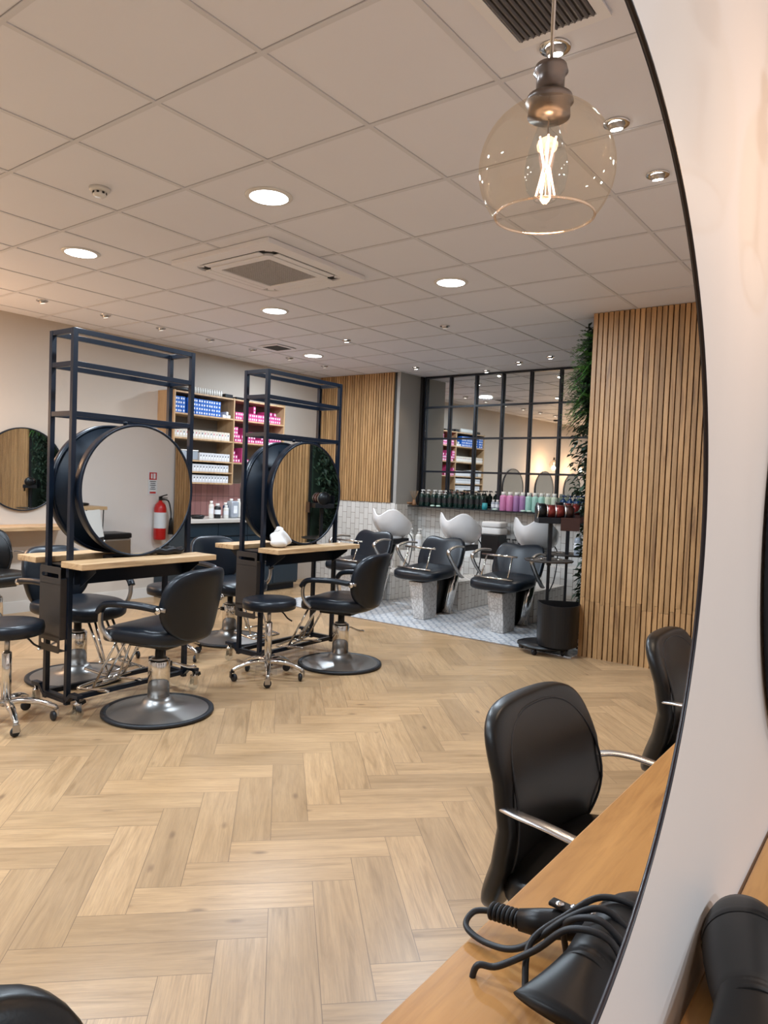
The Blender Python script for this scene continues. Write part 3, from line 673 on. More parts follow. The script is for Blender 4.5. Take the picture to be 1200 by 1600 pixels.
# tall-back chairs with chrome arms
def salon_chair(label, loc, rz):
    t = thing('salon_chair', label, 'chair', loc, rz, 'tall-backed chairs at the wall worktops')
    hyd_base(t, lever=False, rb=.25)
    MB().box((0, 0, .41), (.22, .26, .025)).build('seat_plate', 'plastic_black', t, bevel=.004)
    MB().sq((0, .02, .470), (.25, .25, .055), .5, .55, 40, 14).build('seat', 'leather_brown', t)
    def db(p):
        q = p.copy(); z = p.z/.27
        q.x *= 1 - .13*max(0, -z) - .02*max(0, z); q.y += .035*math.cos(z*PI*.95) + .5*(p.x**2) ; return q
    b = MB().sq((0, -.235, .612), (.25, .036, .252), .42, .55, 52, 28, deform=db).build('backrest', 'leather_brown', t)
    for s in (-1, 1):
        g = MB(); g.tube(smooth_path([(s*.225, -.19, .655), (s*.258, -.13, .668), (s*.268, -.04, .668), (s*.268, .09, .648), (s*.262, .16, .60), (s*.245, .15, .50), (s*.21, .10, .43)], 6), .017, 14, flat=.42, up=(0, 0, 1)); g.build('armrest', 'aluminium', t)
    # raised piping round the front face
    pp = []
    for i in range(128):
        a = 2*PI*i/128; e = .72
        x = .224*math.copysign(abs(math.cos(a))**e, math.cos(a)); z = .230*math.copysign(abs(math.sin(a))**e, math.sin(a))
        q = db(Vector((x, .029, z))); pp.append((q.x, q.y-.235, q.z+.612))
    MB().tube(pp, .0035, 6, closed=True).build('piping', 'rubber', b)
    return t
S5 = salon_chair('tall-backed black leather chair with chrome arms at the bottom right, at the worktop', (1.99, -.075, 0), math.radians(-93))
dup(S5, (2.01, 1.06, 0), math.radians(-90), 'tall-backed black leather chair half hidden by the mirror edge at right')
dup(S5, (2.055, -1.567, 0), math.radians(-90), 'top of a black leather chair back at the bottom left corner')
dup(S5, (-3.66, 1.10, 0), math.radians(-84), 'black chair with curved chrome arm by the left wall desk')

# ------------------------------------------------------------------ stools
def stool(label, loc, rz, h=.56):
    t = thing('rolling_stool', label, 'stool', loc, rz, 'round black rolling stools')
    MB().lathe([(0, h-.072), (.165, h-.072), (.180, h-.066), (.185, h-.035), (.180, h-.008), (.160, h), (0, h+.004)], 48).build('seat', 'leather', t)
    MB().lathe([(0, h-.085), (.045, h-.085), (.045, h-.06), (0, h-.06)], 24).build('seat_mount', 'plastic_black', t)
    MB().lathe([(.0245, .10), (.0245, h-.17), (.019, h-.165), (0, h-.165)], 24).build('column', 'chrome', t)
    MB().lathe([(.014, h-.17), (.014, h-.08), (0, h-.08)], 16).build('gas_lift', 'brushed_steel', t)
    g = MB(); g.tube(smooth_path([(.02, 0, h-.08), (.09, .0, h-.09), (.13, .0, h-.13), (.165, .0, h-.15)], 4), .0055, 8); g.build('height_lever', 'plastic_black', t)
    for k in range(5):
        a = k*2*PI/5; d = Vector((math.cos(a), math.sin(a), 0)); z = Vector((0, 0, 1))
        l = MB().tube(smooth_path([d*.015+z*.120, d*.08+z*.125, d*.16+z*.112, d*.225+z*.088, d*.245+z*.078], 4), [.022]*8+[.018]*4+[.015]*5, 12, flat=.8).build('leg', 'chrome', t)
        c = MB(); e = d*.245; c.lathe([(0, .085), (.013, .083), (.013, .062), (0, .062)], 16, c=e); tng = Vector((-d.y, d.x, 0))
        M = Matrix((tng, d, z)).transposed()
        c.box(e+z*.048+d*.013, (.034, .008, .04), M=M); c = c.build('caster', 'plastic_black' if k % 2 else 'brushed_steel', l)
        Mw = RZ(a+.5) @ RY(PI/2)
        MB().lathe([(0, -.010), (.022, -.010), (.027, -.006), (.027, .006), (.022, .010), (0, .010)], 20, c=e+z*.027-d*.01, M=Mw).build('wheel', 'rubber', c)
    return t
STL = stool('round black rolling stool on a five-star chrome base between the two stations', (-1.06, 1.74, 0), .5)
dup(STL, (-1.395, .125, 0), 1.0, 'round black rolling stool cut by the left edge of the photo')
dup(STL, (-1.98, 1.62, 0), .2, 'round black rolling stool farther back, behind the first station')

# ------------------------------------------------------------------ left wall: cabinets, worktop, pink tiles, shelves
Y0, Y1 = 3.19, 4.87
def cabinet(y0, y1, label):
    t = thing('base_cabinet', label, 'cabinet', (XL+.30, (y0+y1)/2, 0), 0, 'navy base cabinets')
    wd = y1-y0
    MB().box((-.02, 0, .47), (.54, wd-.004, .78)).build('body', 'navy_cabinet', t); MB().box((-.04, 0, .04), (.48, wd-.004, .08)).build('plinth', 'navy_panel', t)
    d = MB().box((.262, 0, .40), (.02, wd-.01, .60)).build('door', 'navy_cabinet', t, bevel=.002)
    d2 = MB().box((.262, 0, .785), (.02, wd-.01, .14)).build('drawer', 'navy_cabinet', t, bevel=.002)
for i, (a, b_) in enumerate(((3.19, 3.63), (3.63, 4.07), (4.07, 4.51), (4.51, 4.95))): cabinet(a, b_, ['navy base cabinet, first of four under the shelving, next to the first station', 'navy base cabinet, second of four under the shelving', 'navy base cabinet, third of four, mostly behind the second station', 'navy base cabinet, last of four toward the slat panel'][i])
tag(MB().box((XL+.31, 4.07, .888), (.62, 1.80, .04)).build('worktop', 'stone_top', bevel=.004), 'pale stone-look worktop on the navy cabinets', 'worktop')
struct(MB().box((XL+.006, 4.05, 1.11), (.012, 1.75, .40)).build('trim_11', 'pink_tile'), 'pink vertical tiles under the shelving')
t = thing('shelf_unit', 'tall oak wall shelving full of hair colour boxes', 'shelves', (XL, Y0, 0))
XD = .30
YS = .86
for y in (0.009, YS, 1.70): MB().box((XD/2, y, 1.815 if y < 1 else 1.95), (XD, .018, 1.03 if y < 1 else .80)).build('side_panel', 'shelf_oak', t, bevel=.001)
MB().box((.006, YS/2+.42, 1.82), (.008, 1.68, 1.0)).build('back_panel', 'shelf_inside', t)
LS = [2.325, 2.085, 1.815, 1.568, 1.440, 1.315]
for z in LS: MB().box((XD/2+.004, YS/2, z-.009), (XD-.01, YS-.02, .018)).build('shelf', 'shelf_oak', t, bevel=.001)
RS = [2.325, 2.085, 1.815, 1.568]
for z in RS: MB().box((XD/2+.004, (YS+1.70)/2, z-.009), (XD-.01, 1.70-YS-.02, .018)).build('shelf', 'shelf_oak', t, bevel=.001)

def small_box(nm, size, body, lab, labm='label_white', dark=None, q=.32):
    if body in ('blue_box', 'pink_box'): q = .27
    """carton whose +x end carries a label patch"""
    sx, sy, sz = size; g = MB(); g.box((-sx/2, 0, sz/2), size)
    g.add([(.0006, -sy*q, sz*(.5-q*.8)), (.0006, sy*q, sz*(.5-q*.8)), (.0006, sy*q, sz*(.5+q*.8)), (.0006, -sy*q, sz*(.5+q*.8))], [(0, 1, 2, 3)], 1)
    if dark: g.add([(.0009, -sy*.22, sz*.52), (.0009, sy*.10, sz*.52), (.0009, sy*.16, sz*.74), (.0009, -sy*.18, sz*.74)], [(0, 1, 2, 3)], 2)
    o = g.build(nm, [body, labm] + ([dark] if dark else [])); return o
protos = {}
def put(key, nm, size, body, labm, dark, loc, label, cat, grp):
    if key not in protos: o = small_box(nm, size, body, None, labm, dark); protos[key] = o
    else: o = protos[key].copy(); COL.objects.link(o)
    o.location = loc; tag(o, label, cat, grp); return o
XF = XL+XD-.02
def row(key, body, labm, dark, y0, y1, z, n, size, label, grp, rows=1, keep=1., nm='colour_box'):
    for r_ in range(rows):
        for i in range(n):
            if random.random() > keep: continue
            put(key, nm, size, body, labm, dark, (XF-random.uniform(0, .01), y0+(y1-y0)*(i+.5)/n, z+r_*(size[2]+.0006)), label, 'box', grp)
row('blue', 'blue_box', 'label_white', None, Y0+.20, Y0+.67, 2.086, 13, (.15, .034, .044), 'blue hair colour box in the big blue stack on the top left shelf', 'blue boxes on the top left shelf', 4)
row('blue', 'blue_box', 'label_white', None, Y0+.03, Y0+.16, 2.086, 4, (.15, .034, .044), 'blue hair colour box in the short stack left of the big one', 'blue boxes at the left end', 4)
row('whiteS', 'white_box', 'label_white', None, Y0+.70, Y0+.83, 2.086, 4, (.12, .03, .036), 'small white box beside the blue stack on the top left shelf', 'white boxes beside the blue stack')
put('whiteS', '', 0, 0, 0, 0, (XF, Y0+.77, 2.123), 'small white box standing on top of others beside the blue stack', 'box', 'white boxes beside the blue stack')
for i in range(19):
    kk = i % 3; put('cr%d' % kk, 'colour_box', (.12, .040, .095), 'cream_box', ('label_white', 'label_white', 'label_white')[kk], ('label_dark', 'label_red', 'bottle_amber')[kk], (XF, Y0+.03+.0425*i, 1.816), 'cream colour box with a printed front in the row on the second left shelf', 'box', 'cream boxes on the second left shelf')
for i in range(11):
    put('wb', 'colour_box', (.12, .038, .088), 'white_box', 'label_white', 'label_dark', (XF, Y0+.40+.0405*i, 1.569), 'white colour box in the row right of the clear tubs on the third left shelf', 'box', 'white boxes on the third left shelf')
for y, lb in ((Y0+.06, 'white plastic tub at the left end of the third shelf'), (Y0+.19, 'clear tub with blue contents on the third left shelf'), (Y0+.32, 'clear plastic tub beside the row of white boxes')):
    b = thing('storage_tub', lb, 'tub', (XF-.08, y, 1.569)); MB().box((0, 0, .05), (.13, .10, .10)).build('tub', 'white_plastic' if 'end' in lb else 'bottle_clear', b, bevel=.008); MB().box((0, 0, .105), (.14, .108, .014)).build('lid', 'white_plastic', b, bevel=.004)
for j, (z, wh) in enumerate(((1.441, 'fourth'), (1.316, 'lowest'))):
    for i in range(17): put('w%d' % (i % 2), 'colour_box', (.12, .040, .084), 'white_box', 'label_white', ('label_dark', 'plastic_grey')[i % 2], (XF, Y0+.10+.0432*i, z), 'white colour box in the row on the %s left shelf' % wh, 'box', 'white boxes on the %s left shelf' % wh)
for i in range(14):
    o = MB().lathe([(0, 0), (.014, 0), (.015, .05), (.010, .056), (.010, .07), (0, .071)], 14).build('small_bottle', 'bottle_white') if i == 0 else o0.copy()
    if i == 0: o0 = o
    else: COL.objects.link(o)
    o.location = (XF-.02, Y0+.24+.034*i, 2.3255); tag(o, 'small white bottle in the row on top of the shelving', 'bottle', 'small bottles on top of the shelving')
tag(MB().sq((XF-.08, Y0+.16, 2.354), (.06, .10, .028), .6, .6).build('cloth_bundle', 'plastic_grey'), 'grey folded bundle on top of the shelving at its left end', 'bundle')
tag(MB().box((XF-.08, Y0+.80, 2.350), (.14, .12, .045)).build('black_case', 'plastic_black', bevel=.006), 'black case on top of the shelving beside the small bottles', 'case')
tag(MB().box((XF-.08, Y0+1.02, 2.341), (.14, .22, .03)).build('black_case', 'plastic_black', bevel=.006), 'flat black case on top of the shelving behind the second station', 'case')
pk = (.15, .034, .044); PKG = 'pink boxes on the right shelves'
row('pink', 'pink_box', 'label_white', None, Y0+.90, Y0+1.66, 2.086, 21, pk, 'pink hair colour box with white round label on the top right shelf', PKG+', top', 2)
for y in (Y0+1.20, Y0+1.22): put('pink', '', 0, 0, 0, 0, (XF, y if y < Y0+1.21 else Y0+1.20, 2.176 if y < Y0+1.21 else 2.2205), 'pink hair colour box piled above the rows on the top right shelf', 'box', PKG+', top extra')
for y in (Y0+1.40, Y0+1.44, Y0+1.48, Y0+1.55): put('pink', '', 0, 0, 0, 0, (XF, y, 2.176), 'pink hair colour box lying loose above the rows on the top right shelf', 'box', PKG+', top loose')
row('pink', 'pink_box', 'label_white', None, Y0+.90, Y0+1.66, 1.816, 21, pk, 'pink hair colour box with white round label, bottom row of the second right shelf', PKG+', second')
for r_, ys in ((1, (.89, .925, .96, 1.02, 1.055, 1.09, 1.13, 1.17, 1.21, 1.34, 1.38, 1.45, 1.49, 1.53, 1.57, 1.61, 1.65)), (2, (.89, .925, 1.05, 1.09, 1.17, 1.21, 1.35, 1.57, 1.61, 1.65)), (3, (.89, .925, 1.07))):
    for y in ys: put('pink', '', 0, 0, 0, 0, (XF, Y0+y, 1.816+r_*.0446), 'pink hair colour box in the uneven pile on the second right shelf', 'box', PKG+', second pile')
for r_, ys in ((0, (.89, .93, .97, 1.03, 1.07, 1.11)), (1, (.89, .93, 1.03, 1.07)), (2, (.89, 1.03, 1.07)), (3, (1.03,))):
    for y in ys: put('pink', '', 0, 0, 0, 0, (XF, Y0+y, 1.569+r_*.0446), 'pink hair colour box in the short pile on the lowest right shelf', 'box', PKG+', lowest')

# bottles
def bottle(name, label, loc, r, h, body, cap='white', pump=True, grp=None, capm='white_plastic', proto={}):
    key = (name, round(r, 4), round(h, 4), body, pump, capm)
    if key in proto: return dup(proto[key], loc, random.uniform(-.6, .6), label, grp)
    t = thing(name, label, 'bottle', loc, random.uniform(-.6, .6), grp)
    b = MB().lathe([(0, 0), (r*.95, 0), (r, .006), (r, h*.72), (r*.9, h*.79), (r*.42, h*.84), (r*.40, h*.87), (0, h*.87)], 24).build('body', body, t)
    g = MB(); g.lathe([(r*.46, h*.85), (r*.46, h*.92), (r*.2, h*.93), (0, h*.93)], 18)
    if pump: g.tube([(0, 0, h*.92), (0, 0, h*1.05)], r*.12, 8); g.tube([(-r*.35, 0, h*1.06), (r*.5, 0, h*1.07), (r*.95, 0, h*1.04)], r*.2, 8)
    else: g.lathe([(r*.6, h*.80), (r*.62, h), (0, h)], 18)
    g.build('pump' if pump else 'cap', capm, t)
    if 'label' not in name:
        MB().lathe([(r*1.012, h*.28), (r*1.012, h*.58)], 24, caps=False).build('paper_label', 'label_white' if body not in ('bottle_green', 'bottle_blue') else 'plastic_grey', t)
    proto[key] = t; return t
# on the stone worktop, left wall
bottle('product_bottle', 'slim white bottle with black label on the stone worktop', (XL+.45, 3.62, .909), .028, .20, 'bottle_white', pump=False)
bottle('product_bottle', 'grey-blue squat bottle on the stone worktop', (XL+.44, 3.72, .909), .038, .17, 'plastic_grey', pump=False)
bottle('product_bottle', 'small white bottle on the stone worktop beside the jugs', (XL+.46, 3.83, .909), .03, .15, 'bottle_white', pump=False)
bottle('product_bottle', 'blue bottle on the stone worktop between the white ones', (XL+.40, 3.87, .909), .03, .18, 'bottle_blue', pump=False)
for y, s_, lb in ((3.96, .055, 'large pale blue-white jug on the stone worktop, left of the pair'), (4.08, .065, 'large white jug with writing on the stone worktop, right of the pair')):
    t = thing('developer_jug', lb, 'jug', (XL+.42, y, .909)); MB().sq((0, 0, .10), (s_, s_, .10), .25, .35, 28, 12).build('body', 'bottle_clear' if s_ < .06 else 'bottle_white', t)
    MB().lathe([(0, .19), (.02, .19), (.02, .225), (0, .225)], 16, c=(0, -.02, 0)).build('cap', 'white_plastic', t); MB().box((s_+.0006, 0, .10), (.001, s_, .09)).build('paper_label', 'label_white', t)
tag(MB().lathe([(0, 0), (.06, 0), (.075, .02), (.078, .04), (.07, .04), (.055, .012), (0, .010)], 28, c=(XL+.44, 3.44, .909)).build('tint_bowl', 'plastic_black'), 'low black bowl at the left end of the stone worktop', 'bowl')

# ------------------------------------------------------------------ grid mirror over the ledge
t = thing('grid_mirror', 'large black-barred grid mirror filling the wall above the wash basins', 'mirror', (-2.966, 6.40, 0))
bx = [i*.386 for i in range(9)] ; bz = [1.13, 1.571, 2.012, 2.433, 2.835]; fwd = .024
g = MB()
for x in bx: g.box((x, 0, (bz[0]+bz[-1])/2), (.024, .03, bz[-1]-bz[0]+.024))
for z in bz: g.box((bx[-1]/2, 0, z), (bx[-1]+.024, .026, .024))
g.build('frame_bars', 'frame_black', t)
for i in range(8):
    for j in range(4):
        MB().box((bx[i]+.193, .016, (bz[j]+bz[j+1])/2), (.376, .004, bz[j+1]-bz[j]-.01), -.033).build('mirror_pane', 'mirror_glass', t)
# glass shelf under it
tag(MB().box((-1.47, 6.27, 1.098), (3.10, .26, .012)).build('wall_shelf', 'black_metal', bevel=.002), 'thin black shelf carrying the bottles under the grid mirror', 'shelf')
SZ = 1.1045
xs = [-2.86, -2.77, -2.67, -2.585, -2.50]
for i, x in enumerate(xs): bottle('pump_bottle', 'dark green pump bottle with pale pump, left end group on the shelf', (x, 6.25, SZ), .040, .20, 'bottle_green', grp='dark green bottles with pale pumps')
for i, x in enumerate([-2.42, -2.34, -2.26, -2.18, -2.10, -2.02, -1.94]): bottle('pump_bottle', 'dark green pump bottle with black pump, middle group on the shelf', (x, 6.25+.02*(i % 2), SZ), .037, .215 - .02*(i == 2), 'bottle_green', grp='dark green bottles with black pumps', capm='plastic_black')
tag(MB().lathe([(0, 0), (.033, 0), (.035, .055), (.032, .06), (.032, .085), (0, .085)], 24, c=(-1.875, 6.19, SZ)).build('hair_mask_jar', 'bottle_teal'), 'small teal jar at the front of the shelf after the green bottles', 'jar')
for x in (-1.80, -1.742): bottle('small_clear_bottle', 'small clear bottle on the shelf between teal jar and pink bottles', (x, 6.27, SZ), .026, .13, 'bottle_clear', pump=False, grp='small clear bottles')
for x, c_, lb in ((-1.645, 'bottle_pink', 'left pink shampoo bottle with white cap on the shelf'), (-1.555, 'bottle_pink', 'right pink shampoo bottle with white cap on the shelf'), (-1.467, 'bottle_violet', 'mauve shampoo bottle next to the pink ones'), (-1.385, 'bottle_violet', 'dark mauve shampoo bottle next to the mint ones'), (-1.305, 'bottle_mint', 'first mint green shampoo bottle from the left'), (-1.222, 'bottle_mint', 'second mint green shampoo bottle from the left'), (-1.14, 'bottle_mint', 'third mint green shampoo bottle, beside the sage ones'), (-1.058, 'bottle_sage', 'left sage green bottle behind the foil trolley'), (-.976, 'bottle_sage', 'right sage green bottle behind the foil trolley')):
    bottle('shampoo_bottle_plain_label', lb, (x, 6.24, SZ), .044 if x < -1.5 else .039, .235, c_, pump=False, capm='bottle_white').name = 'shampoo_bottle'
for x in (-.87, -.785, -.70, -.615): bottle('pump_bottle', 'dark blue pump bottle at the right end of the shelf', (x, 6.25, SZ), .040, .20, 'bottle_blue', grp='dark blue pump bottles', capm='bottle_blue')
for x, y in ((-2.64, 6.17), (-2.55, 6.17), (-1.34, 6.17), (-1.26, 6.17), (-1.72, 6.17)): tag(MB().sq((x, y, SZ+.013), (.034, .024, .0125), .8, .9, 20, 10).build('soap_dish', 'soap'), 'small pale green dish at the front of the shelf', 'dish', 'small pale dishes')
t = thing('reed_diffuser', 'brown reed diffuser at the left end of the shelf', 'diffuser', (-3.0, 6.26, SZ)); MB().lathe([(0, 0), (.032, 0), (.035, .03), (.02, .06), (.016, .08), (0, .08)], 20).build('bottle', 'bowl_wood', t)
g = MB()
for k in range(8): a = k*PI/4; g.tube([(0, 0, .05), (.06*math.cos(a), .06*math.sin(a), .20)], .002, 5)
g.build('reeds', 'reed', t)
tag(MB().lathe([(0, 0), (.03, 0), (.06, .03), (.062, .045), (.055, .04), (.02, .012), (0, .010)], 24, c=(-3.06, 6.21, SZ)).build('wooden_bowl', 'bowl_wood'), 'small brown wooden bowl at the left end of the shelf', 'bowl')

# on the tiled ledge
LZ = .511
for x, h_, r_ in ((-2.93, .27, .045), (-2.80, .27, .045)): bottle('pump_bottle', 'tall white pump bottle on the tiled ledge between the first two basins', (x, 6.12, LZ), r_, h_, 'bottle_white', grp='tall white pump bottles on the ledge')
for x, h_ in ((-2.66, .17), (-2.56, .20), (-2.47, .19), (-2.39, .18), (-2.2, .18)): bottle('product_bottle', 'short white pump bottle on the tiled ledge beside the tall pair', (x, 6.10, LZ), .038, h_, 'bottle_white', grp='short white bottles on the ledge', pump=(h_ > .175))
t = thing('towel_bin', 'black box topped with folded white towels between the basins', 'bin', (-1.69, 6.12, LZ)); MB().box((0, 0, .15), (.24, .22, .30)).build('bin', 'plastic_black', t, bevel=.006)
g = tag(MB().sq((-1.69, 6.12, LZ+.345), (.14, .12, .045), .35, .35).build('towel', 'towel'), 'folded white towel, lower of the two on the black box', 'towel')
g = tag(MB().sq((-1.685, 6.12, LZ+.425), (.135, .12, .035), .35, .35).build('towel', 'towel'), 'folded white towel on top of the pile on the black box', 'towel')
for x, lb in ((-1.50, 'rose pink pump bottle with black pump, left of its row on the ledge'), (-1.418, 'rose pink pump bottle with black pump, second in its row on the ledge'), (-1.337, 'rose pink pump bottle with black pump, third in its row on the ledge'), (-1.256, 'rose pink pump bottle, fourth, half behind the right basin'), (-1.175, 'rose pink pump bottle, fifth, behind the right basin')): bottle('pump_bottle', lb, (x, 6.10, LZ), .040, .24, 'bottle_rose', capm='plastic_black')
tag(MB().sq((-.30, 6.14, LZ+.20), (.08, .10, .16), .3, .4).build('tissue_box', 'white_plastic'), 'white box on the ledge at the right, behind the foil trolleys', 'box')
tag(MB().box((-1.99, 6.1, LZ+.12), (.14, .10, .24)).build('carton', 'white_paper', bevel=.003), 'white carton standing on the ledge behind the middle basin', 'carton')

# ------------------------------------------------------------------ backwash units (sitter looks to -y)
def basin_unit(label, loc, hose=True):
    t = thing('wash_unit', label, 'wash chair', loc, 0, 'backwash chairs with white basins')
    # pedestal
    g = MB(); pr_ = [(-.072, -.13), (.072, -.13), (.072, .12), (-.072, .12)]; vs = []
    for z, f, dy in ((0.009, .92, .04), (.40, 1.15, -.02)): vs += [(x*f, y*f+dy, z) for x, y in pr_]
    g.add(vs, [(3, 2, 1, 0), (4, 5, 6, 7)]+[(i, (i+1) % 4, 4+(i+1) % 4, 4+i) for i in range(4)]); g.build('pedestal', 'carved_stone', t, bevel=.006)
    MB().box((0, .08, .43), (.20, .52, .03)).build('seat_rail', 'black_metal', t, bevel=.004)
    def ds(p): q = p.copy(); q.z += .035*(p.y/.27)**2*(1 if p.y > 0 else -.6); return q
    MB().sq((0, 0, .485), (.27, .27, .055), .45, .5, 44, 14, deform=ds).build('seat', 'leather', t)
    def db(p): q = p.copy(); q.x *= 1-.10*(p.z/.22); q.y += .9*p.x**2*-1; q.x *= 1.; return q
    b = MB().sq((0, .325, .66), (.27, .045, .215), .5, .5, 44, 18, M=RX(-.42), deform=lambda p: Vector((p.x*(1-.10*max(0, p.z)/.2), p.y-.5*p.x**2-.02*math.cos(p.x*12), p.z-.10*max(0, p.z/.2)*(1-(abs(p.x)/.27))*.5))).build('backrest', 'leather', t)
    for s in (-1, 1):
        g = MB(); g.tube(smooth_path([(s*.27, .30, .44), (s*.30, .20, .47), (s*.315, .05, .58), (s*.315, -.06, .70), (s*.31, -.03, .745), (s*.305, .10, .77), (s*.29, .25, .76)], 6), .022, 14, flat=.55); g.build('armrest', 'brushed_steel', t)
    g = MB()
    for s in (-.14, .14): g.tube([(s, -.19, .535), (s*.96, -.10, .74)], .008, 8)
    g.tube([(-.185, -.10, .745), (.185, -.10, .745)], .010, 10); g.tube([(-.20, -.20, .538), (.20, -.20, .538)], .010, 10); g.build('leg_rest_frame', 'chrome', t)
    # leaning column
    c = MB(); c.tube([(0, .44, .012), (0, .70, .70)], .058, 28); c.build('column', 'chrome', t)
    MB().prism([(.30, 0), (.52, 0), (.74, .66), (.40, .50)], -.035, .035, M=Matrix(((0, 0, 1), (1, 0, 0), (0, 1, 0))), c=(-.085, 0, .012)).build('column_shroud', 'plastic_black', t)
    MB().box((0, .68, .715), (.27, .34, .06)).build('basin_bracket', 'black_metal', t, bevel=.006)
    # ceramic bowl: rim with a neck notch facing the sitter
    n, mN = 64, 14; Rx, Ry = .225, .265
    def rimz(th):      # th = 0 at the notch (-y)
        a = abs((th+PI) % (2*PI)-PI)
        return .095 - .095*math.exp(-(a/.40)**2) + .025*math.exp(-((a-.85)/.40)**2) - .10*(1-math.cos(a))/2
    def pt(th, f, off, sc=1.):
        # f 0 rim .. 1 bottom
        st = math.sin(th); ct = math.cos(th); rad = (1-f**3.0*.55)
        oy = .0; x = Rx*sc*st*rad; y = -Ry*sc*ct*rad*(1.15 if ct < 0 else 1.0) + .03*f
        z = rimz(th)*(1-f)**1.2 - .17*f + off; return (x, y, z)
    vs = []; fs = []
    for i in range(mN+1): vs += [pt(2*PI*j/n, i/mN, 0) for j in range(n)]
    for i in range(mN+1): vs += [pt(2*PI*j/n, i/mN*.93, .022*min(1, i/2), .92 if i else .95) for j in range(n)]
    K = (mN+1)*n
    for i in range(mN):
        for j in range(n):
            k = (j+1) % n; fs += [(i*n+j, (i+1)*n+j, (i+1)*n+k, i*n+k), (K+i*n+j, K+i*n+k, K+(i+1)*n+k, K+(i+1)*n+j)]
    for j in range(n): k = (j+1) % n; fs.append((j, k, K+k, K+j))
    fs.append(tuple(mN*n+j for j in range(n))); fs.append(tuple(K+mN*n+j for j in range(n))[::-1])
    M = RX(-.26); vs = [M @ Vector(p) + Vector((0, .66, .945)) for p in vs]
    MB().add(vs, fs, 0, True).build('basin', 'white_gloss', t)
    MB().lathe([(.115, .742), (.12, .755), (.11, .79), (.0, .79)], 32, c=(0, .69, 0)).build('basin_foot', 'white_gloss', t)
    MB().tube(smooth_path([(.13, .86, .80), (.15, .90, .70), (.14, .86, .45), (.10, .80, .30)], 5), .006, 8).build('hose', 'rubber', t)
    return t
BX = [-2.50, -1.56, -.66]
B2 = basin_unit('black wash chair with white basin, middle of the three', (BX[1], 4.42, 0))
dup(B2, (BX[0], 4.42, 0), 0, 'black wash chair with white basin, left of the three, behind the second station')
dup(B2, (BX[2], 4.42, 0), 0, 'black wash chair with white basin, right of the three, next to the foil trolleys')
for x in BX: struct(MB().box((x-.12, 5.45, .17), (.30, .78, .32)).build('trim_%d' % (12+BX.index(x)), 'wall_tile', bevel=.003), 'low tiled service box behind the %s wash basin' % ['left', 'middle', 'right'][BX.index(x)])

# ------------------------------------------------------------------ foil trolleys
def trolley(label, loc, rz, bin_=True, foils=(('black', 0), ('red_foil', 1), ('red_foil', 2), ('brown_foil', 3))):
    t = thing('foil_trolley', label, 'trolley', loc, rz, 'foil and roll trolleys')
    b = MB().lathe([(0, .055), (.225, .055), (.235, .062), (.235, .070), (.10, .082), (0, .084)], 48).build('base', 'plastic_black', t)
    for k in range(5):
        a = k*2*PI/5+.3; c = MB().box((.20*math.cos(a), .20*math.sin(a), .045), (.03, .02, .03), a).build('caster', 'plastic_black', b)
        MB().lathe([(0, -.010), (.024, -.010), (.024, .010), (0, .010)], 18, c=(.20*math.cos(a), .20*math.sin(a), .026), M=RZ(a+.8) @ RY(PI/2)).build('wheel', 'rubber', c)
    MB().box((0, 0, .42), (.024, .024, .70)).build('pole', 'black_metal', t, bevel=.002)
    MB().box((0, 0, .95), (.034, .034, .42)).build('upper_pole', 'black_metal', t, bevel=.002)
    # holder on top with the rolls
    MB().box((.05, 0, 1.125), (.34, .20, .05)).build('roll_holder', 'black_metal', t, bevel=.003)
    MB().box((.05, .10, 1.17), (.34, .008, .13)).build('holder_back', 'black_metal', t, bevel=.002)
    MB().box((.14, -.115, 1.10), (.16, .006, .11), M=RX(.0)).build('tear_plate', 'brown_foil', t, bevel=.002)
    rolls = [(-.09, .065, 'plastic_black'), (-.012, .056, 'red_foil'), (.06, .056, 'red_foil'), (.14, .058, 'brown_foil')]
    for x, r_, mm in rolls:
        q = MB().lathe([(0, -.038), (r_, -.038), (r_, .034), (0, .034)], 32, c=(x, -.01, 1.155+.045), M=RY(PI/2)).build('foil_roll', mm, t)
        MB().lathe([(r_*1.04, -.036), (r_*1.10, -.032), (r_*1.10, -.026), (r_*1.0, -.024)], 32, c=(x, -.01, 1.20), M=RY(PI/2), caps=False).build('roll_rim', 'silver_foil', q)
    MB().lathe([(.014, 0), (.20, 0), (.206, .012), (.20, .014), (.19, .006), (.014, .006)], 40, c=(.0, 0, .775)).build('tray', 'dark_brown_metal', t)
    for a in (0.4, 1.9, 3.4): MB().tube([(.11*math.cos(a)+.05*math.cos(q*PI/12), .11*math.sin(a)+.05*math.sin(q*PI/12), .79) for q in range(24)], .003, 6, closed=True).build('cup_ring', 'chrome', t)
    return t
trolley('black trolley with foil rolls and waste bin, front one beside the slat block', (-.015, 3.985, 0.0), .62)
t = thing('waste_bin', 'black half-round waste bin standing on the front trolley base', 'bin', (.10, 3.97, .0845), .55)
pts = [(.165*math.cos(PI*i/20-PI/2-.5*PI), .165*math.sin(PI*i/20-PI/2-.5*PI)) for i in range(21)]
prof = [(.165*math.cos(a), .20*math.sin(a)) for a in [PI+PI*i/24 for i in range(25)]] + [(.165, .05), (-.165, .05)]
inner = [(x*.96, y*.96+.001) for x, y in prof]; g = MB(); n = len(prof)
vs = [(x, y, 0) for x, y in prof]+[(x*1.04, y*1.04, .345+.06*(y+.20)) for x, y in prof]+[(x*1.0, y*1.0, .345+.06*(y+.20)) for x, y in prof]+[(x*.93, y*.93, .01) for x, y in prof]
fs = [tuple(range(n))[::-1]]
for a in range(3): fs += [(a*n+i, a*n+(i+1) % n, (a+1)*n+(i+1) % n, (a+1)*n+i) for i in range(n)]
